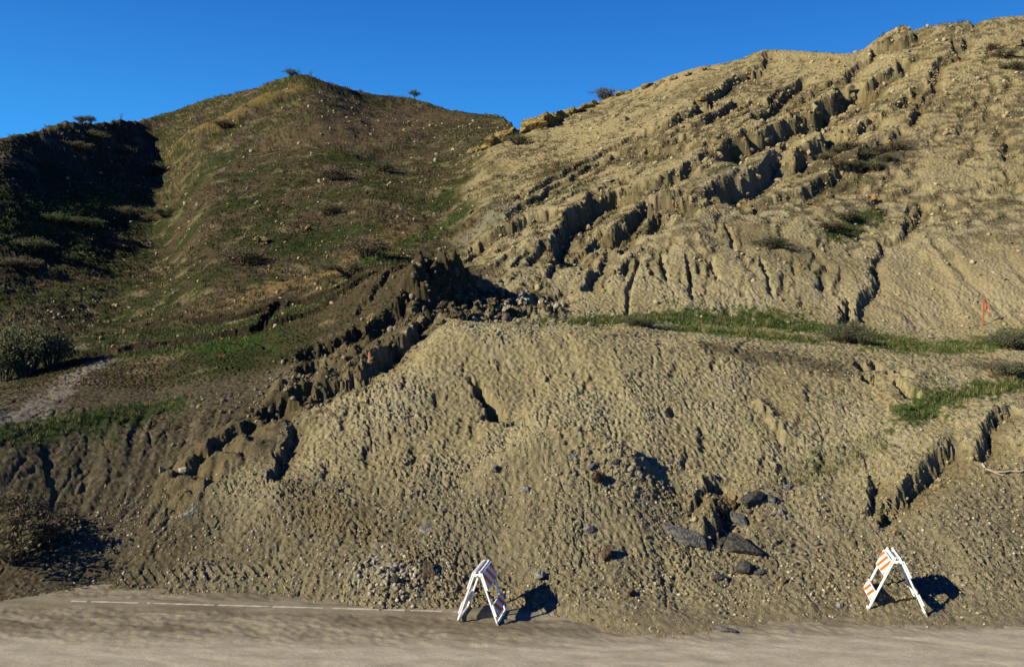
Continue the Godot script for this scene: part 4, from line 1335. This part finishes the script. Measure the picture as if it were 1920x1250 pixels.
func stripes(a: Vector3, along: Vector3, upward: Vector3, long: float, high: float, out: Vector3) -> ArrayMesh:
	# slanting bands printed on a board whose lower corner is a
	var st := SurfaceTool.new()
	st.begin(Mesh.PRIMITIVE_TRIANGLES)
	st.set_smooth_group(-1)
	var board := PackedVector2Array([Vector2(0, 0), Vector2(long, 0), Vector2(long, high), Vector2(0, high)])
	for k in range(-4, 8):
		var x0 := k * 0.26 + 0.03
		var band := PackedVector2Array([Vector2(x0 - 0.3, -0.3), Vector2(x0 - 0.3 + 0.125, -0.3), Vector2(x0 + 0.7 + 0.125, 0.7), Vector2(x0 + 0.7, 0.7)])
		for poly in Geometry2D.intersect_polygons(board, band):
			for i in range(1, poly.size() - 1):
				var tri := [poly[0], poly[i], poly[i + 1]]
				var c := []
				for q in tri:
					c.append(a + along * q.x + upward * q.y + out * 0.003)
				if (c[1] - c[0]).cross(c[2] - c[0]).dot(out) > 0:
					c = [c[0], c[2], c[1]]
				for v in c:
					st.add_vertex(v)
	st.generate_normals()
	return st.commit()

var muddy := plain(Color(0.24, 0.20, 0.14), 0.9)

func barricade(front_near: Vector2, rear_near: Vector2, label: String, white: Material, orange: Material, turn: float, spread: float, leg: float) -> void:
	var a := at(front_near.x, front_near.y)
	var b := at(rear_near.x, rear_near.y)
	var wide := 0.64
	var near := Vector3(sin(turn), 0, cos(turn))
	var o := thing("barricade", label, "barricade", (a + b) * 0.5 - near * wide * 0.5, "folding barricades on the road edge")
	o.rotation.y = turn
	var h := sqrt(leg * leg - spread * spread * 0.25)
	for side in [-1.0, 1.0]:
		var foot := Vector3(side * spread * 0.5, -0.02, 0)
		var top := Vector3(side * 0.035, h, 0)
		var dir := (top - foot).normalized()
		var out := Vector3(side, 0, 0)
		out = (out - dir * out.dot(dir)).normalized()
		for e in [-1.0, 1.0]:
			var w := Vector3(0, 0, e * (wide * 0.5 - 0.025))
			var l := part("leg", beam(foot + w, top + w, 0.040, 0.030, Vector3(0, 0, 1)), white, o)
			var f := part("foot", beam(foot + w - dir * 0.006, foot + w + dir * 0.07, 0.042, 0.032, Vector3(0, 0, 1)), muddy, l)
		var bar := foot + dir * 0.05
		part("lower_bar", beam(bar - Vector3(0, 0, wide * 0.5 - 0.06), bar + Vector3(0, 0, wide * 0.5 - 0.06), 0.045, 0.03, dir), white, o)
		for board in [[leg * 0.655, 0.30, "upper_board"], [leg * 0.18, 0.20, "lower_board"]]:
			var mid: Vector3 = foot + dir * (board[0] + board[1] * 0.5) + out * 0.030
			var p := part(board[2], beam(mid - Vector3(0, 0, wide * 0.5), mid + Vector3(0, 0, wide * 0.5), board[1], 0.022, dir), white, o)
			part("stripes", stripes(foot + dir * (board[0] + 0.012) + out * 0.041 - Vector3(0, 0, wide * 0.5 - 0.012), Vector3(0, 0, 1), dir, wide - 0.024, board[1] - 0.024, out), orange, p)
		var rail := foot + dir * (leg - 0.03)
		part("top_rail", beam(rail - Vector3(0, 0, wide * 0.5 - 0.05), rail + Vector3(0, 0, wide * 0.5 - 0.05), 0.05, 0.03, dir), white, o)
	for e in [-1.0, 1.0]:
		var c := Vector3(0, h - 0.07, e * (wide * 0.5 - 0.025))
		var g := part("hinge", beam(c - Vector3(0.075, 0, 0), c + Vector3(0.075, 0, 0), 0.045, 0.06, Vector3.UP), white, o)
		part("bolt", beam(c + Vector3(0, 0, e * 0.02), c + Vector3(0, 0, e * 0.045), 0.016, 0.016, Vector3.UP), plain(Color(0.15, 0.15, 0.15), 0.5), g)

func left_things() -> void:
	var white := plain(Color(0.58, 0.58, 0.58), 0.5)
	var orange := plain(Color(0.72, 0.09, 0.010), 0.45)
	barricade(Vector2(1636, 1154), Vector2(1729, 1149), "white folding barricade with orange stripes on sunlit boards, near the right edge", white, orange, -0.25, 0.94, 1.06)
	barricade(Vector2(859, 1166), Vector2(931, 1174), "white folding barricade seen edge on with its striped boards in shade, left of the middle", white, orange, -0.22, 0.72, 0.96)
	# survey stakes
	var paint := plain(Color(0.30, 0.10, 0.045), 0.9)
	var tape := plain(Color(0.42, 0.09, 0.055), 0.7)
	tape.cull_mode = BaseMaterial3D.CULL_DISABLED
	var p := at(1843, 611)
	var o := thing("survey_stake", "tall orange survey stake with a red ribbon on the right slope", "survey stake", p)
	part("lath", beam(Vector3(0, -0.1, 0), Vector3(0.02, 0.98, 0.0), 0.05, 0.02, Vector3(1, 0, 0)), paint, o)
	var st := SurfaceTool.new()
	st.begin(Mesh.PRIMITIVE_TRIANGLES)
	var last := Vector3(0.03, 0.86, 0.012)
	for k in 5:
		var nx := Vector3(0.03 + 0.035 * (k + 1), 0.86 - 0.055 * (k + 1), 0.012 + 0.02 * sin(k * 2.0))
		for q in [last, nx, last - Vector3(0, 0.14, 0), last - Vector3(0, 0.14, 0), nx, nx - Vector3(0, 0.13, 0)]:
			st.add_vertex(q)
		last = nx
	st.generate_normals()
	part("ribbon", st.commit(), tape, o)
	p = at(691, 692)
	o = thing("survey_stake", "short orange tipped stake beside the left flank scarp", "survey stake", p)
	part("lath", beam(Vector3(0, -0.1, 0), Vector3(0.01, 0.26, 0), 0.045, 0.02, Vector3(1, 0, 0)), plain(Color(0.35, 0.17, 0.08), 0.9), o)
	part("painted_tip", beam(Vector3(0.01, 0.26, 0), Vector3(0.012, 0.36, 0), 0.046, 0.021, Vector3(1, 0, 0)), plain(Color(0.42, 0.11, 0.06), 0.8), o)
	# bleached branch on the lower right bank
	st = SurfaceTool.new()
	st.begin(Mesh.PRIMITIVE_TRIANGLES)
	var pale := plain(Color(0.23, 0.20, 0.15), 0.9)
	var trail := []
	for q in [[1843, 876], [1848, 884], [1862, 888], [1880, 889], [1896, 887], [1912, 888], [1925, 886]]:
		trail.append(at(q[0], q[1]) + Vector3(0, 0.04, 0))
	o = thing("branch", "bleached bent branch lying on the lower right bank", "branch", trail[3])
	for k in trail.size() - 1:
		twig(st, trail[k] - o.position, trail[k + 1] - o.position, 0.032 - 0.002 * k, 0.030 - 0.002 * k)
	twig(st, trail[2] - o.position, trail[2] - o.position + Vector3(0.12, -0.05, 0.18), 0.02, 0.01)
	st.generate_normals()
	part("wood", st.commit(), pale, o)
	for q in [[1650, 940, 1692, 970, "thin dead stalk hanging over the lower right scarp, upper one"], [1655, 945, 1680, 978, "thin dead stalk hanging over the lower right scarp, lower one"], [880, 545, 905, 560, "dead stick leaning on the dark mound"]]:
		var a := at(q[0], q[1]) + Vector3(0, 0.12, 0)
		var b := at(q[2], q[3]) + Vector3(0, 0.03, 0)
		st = SurfaceTool.new()
		st.begin(Mesh.PRIMITIVE_TRIANGLES)
		var m := (a + b) * 0.5 + Vector3(0, 0.02, 0)
		twig(st, Vector3.ZERO, m - a, 0.006, 0.005)
		twig(st, m - a, b - a, 0.005, 0.003)
		st.generate_normals()
		o = thing("dead_stalk", q[4], "dead stalk", a)
		part("wood", st.commit(), pale, o)

func road() -> void:
	var n_flow := noise(FastNoiseLite.TYPE_SIMPLEX_SMOOTH, 0.5, 3, 71)
	var n_mud := noise(FastNoiseLite.TYPE_SIMPLEX, 1.6, 4, 72)
	var ds := PackedFloat32Array([-30.0, -12.0, 0.0, 6.0, 8.0, 9.5])
	for k in 140:
		ds.append(10.4 + k * 0.032)
	var xs := PackedFloat32Array()
	for k in 700:
		xs.append(-14.0 + k * 0.04)
	xs.insert(0, -40.0)
	xs.append(40.0)
	var v := PackedVector3Array()
	var cc := PackedColorArray()
	var ix := PackedInt32Array()
	var nx := xs.size()
	for d in ds:
		for x in xs:
			var y := 0.012
			var c := MUD
			var swirl := n_flow.get_noise_2d(x * 0.55 + 0.25 * d, d * 2.2 + 0.35 * x)
			var mud := n_mud.get_noise_2d(x * 0.6, d * 1.6)
			var worn := 1.0 - smoothstep(11.7, 12.5, d + (0.03 * x if x < 0.0 else -0.07 * x) + 0.3 * swirl)
			if d > 10.0:
				y += 0.03 * absf(swirl) + (0.02 * mud + 0.012 * n_fine.get_noise_2d(x * 0.7, d)) * (1.0 - 0.8 * worn)
			var on_line := absf(d - lerpf(13.85, 13.35, clampf((x + 7.87) / 7.05, 0.0, 1.0)))
			y = lerpf(0.03, y, smoothstep(0.12, 0.3, on_line))
			c = Color(0.25, 0.222, 0.16).lerp(Color(0.15, 0.13, 0.09), clampf(0.5 - swirl * 1.4 - mud * 0.5, 0.0, 1.0))
			c = c.lerp(Color(0.385, 0.352, 0.27), worn * (0.85 + 0.3 * mud))
			c = c * (1.0 + 0.16 * n_grain.get_noise_2d(x * 2.5, d * 3.5) + 0.10 * n_mud.get_noise_2d(x * 0.35 + d * 0.2, d * 2.6))
			v.append(Vector3(x, y, -d))
			cc.append(Color(c.r, c.g, c.b).clamp().linear_to_srgb())
	for j in ds.size() - 1:
		for i in nx - 1:
			var a := j * nx + i
			ix.append_array([a, a + nx, a + 1, a + 1, a + nx, a + nx + 1])
	var arr: Array = []
	arr.resize(Mesh.ARRAY_MAX)
	arr[Mesh.ARRAY_VERTEX] = v
	arr[Mesh.ARRAY_COLOR] = cc
	arr[Mesh.ARRAY_INDEX] = ix
	var mesh := ArrayMesh.new()
	mesh.add_surface_from_arrays(Mesh.PRIMITIVE_TRIANGLES, arr)
	var st := SurfaceTool.new()
	st.create_from(mesh, 0)
	st.generate_normals()
	var m := StandardMaterial3D.new()
	m.vertex_color_use_as_albedo = true
	m.vertex_color_is_srgb = true
	m.roughness = 0.95
	m.metallic_specular = 0.2
	m.uv1_triplanar = true
	m.uv1_world_triplanar = true
	m.uv1_scale = Vector3.ONE * 1.7
	m.heightmap_enabled = true
	m.heightmap_texture = soil_grain
	m.heightmap_scale = 0.6
	m.albedo_texture = soil_grain
	var o := part("road", st.commit(), m, self)
	tag(o, "", "", "", "structure")
	# what is left of the white edge line
	var ln := SurfaceTool.new()
	ln.begin(Mesh.PRIMITIVE_TRIANGLES)
	var s0 := sight(132, 1130)
	var s1 := sight(870, 1151)
	var a := Vector3(s0.x * 13.85, 0, -13.85)
	var b := Vector3(s1.x * 13.35, 0, -13.35)
	var q := 0.0
	while q < 1.0:
		var e := q + rng.randf_range(0.004, 0.02)
		if rng.randf() < 0.94 - 0.15 * absf(q - 0.55):
			var p0 := a.lerp(b, q)
			var p1 := a.lerp(b, minf(e, 1.0))
			var w := rng.randf_range(0.035, 0.085)
			for k in [p0 + Vector3(0, 0.035, w * 0.5), p0 + Vector3(0, 0.035, -w * 0.5), p1 + Vector3(0, 0.035, w * 0.5), p1 + Vector3(0, 0.035, w * 0.5), p0 + Vector3(0, 0.035, -w * 0.5), p1 + Vector3(0, 0.035, -w * 0.5)]:
				ln.add_vertex(k)
		q = e
	ln.generate_normals()
	part("edge_line", ln.commit(), plain(Color(0.29, 0.272, 0.22), 0.95), o)

func furnish() -> void:
	road()
	stones()
	left_things()
	plants()
	clods()
	fallen()
	gravel()
	grass()

# ---------------------------------------------------------------- the scene
func _ready() -> void:
	rng.seed = 7
	var cam := Camera3D.new()
	cam.name = "camera"
	cam.position = EYE
	cam.rotation_degrees.x = -PITCH
	cam.fov = rad_to_deg(2.0 * atan(625.0 / FOCAL))
	cam.near = 0.1
	cam.far = 600.0
	add_child(cam)
	cam.current = true
	var env := Environment.new()
	env.background_mode = Environment.BG_SKY
	var sky := Sky.new()
	var air := ProceduralSkyMaterial.new()
	air.sky_top_color = lin(0.0015, 0.018, 0.165)
	air.sky_horizon_color = lin(0.045, 0.30, 0.62)
	air.sky_curve = 0.16
	air.ground_bottom_color = lin(0.12, 0.10, 0.06)
	air.ground_horizon_color = lin(0.16, 0.15, 0.12)
	air.sun_angle_max = 2.0
	sky.sky_material = air
	env.sky = sky
	env.tonemap_mode = Environment.TONE_MAPPER_LINEAR
	env.tonemap_exposure = 2.45
	env.sdfgi_enabled = true
	env.ssao_enabled = true
	env.ssil_enabled = true
	var we := WorldEnvironment.new()
	we.name = "environment"
	we.environment = env
	add_child(we)
	var sun := DirectionalLight3D.new()
	sun.name = "sun"
	sun.light_color = Color(1.0, 0.95, 0.84)
	sun.light_energy = 1.6
	sun.light_angular_distance = 0.5
	sun.shadow_enabled = true
	var to_sun := Vector3(-0.817, 0.455, 0.354)
	add_child(sun)
	sun.look_at_from_position(to_sun * 50.0, Vector3.ZERO, Vector3.UP)

	# the ground
	lay_land()
	grid()
	break_ground()
	height_rows.resize(rows.size())
	color_rows.resize(rows.size())
	var crew: Array = []
	for k in 4:
		var t := Thread.new()
		t.start(build_share.bind(k))
		crew.append(t)
	for t in crew:
		t.wait_to_finish()
	var soil := soil_material()
	var r_bench := rows.bsearch(21.9)
	var r_far := rows.bsearch(70.0)
	for piece in [["lower_slope", 0, r_bench], ["upper_hillside", r_bench, r_far], ["far_hills", r_far, rows.size() - 1]]:
		var o := part(piece[0], terrain_mesh(piece[1], piece[2]), soil, self)
		tag(o, "", "", "", "structure")
	furnish()
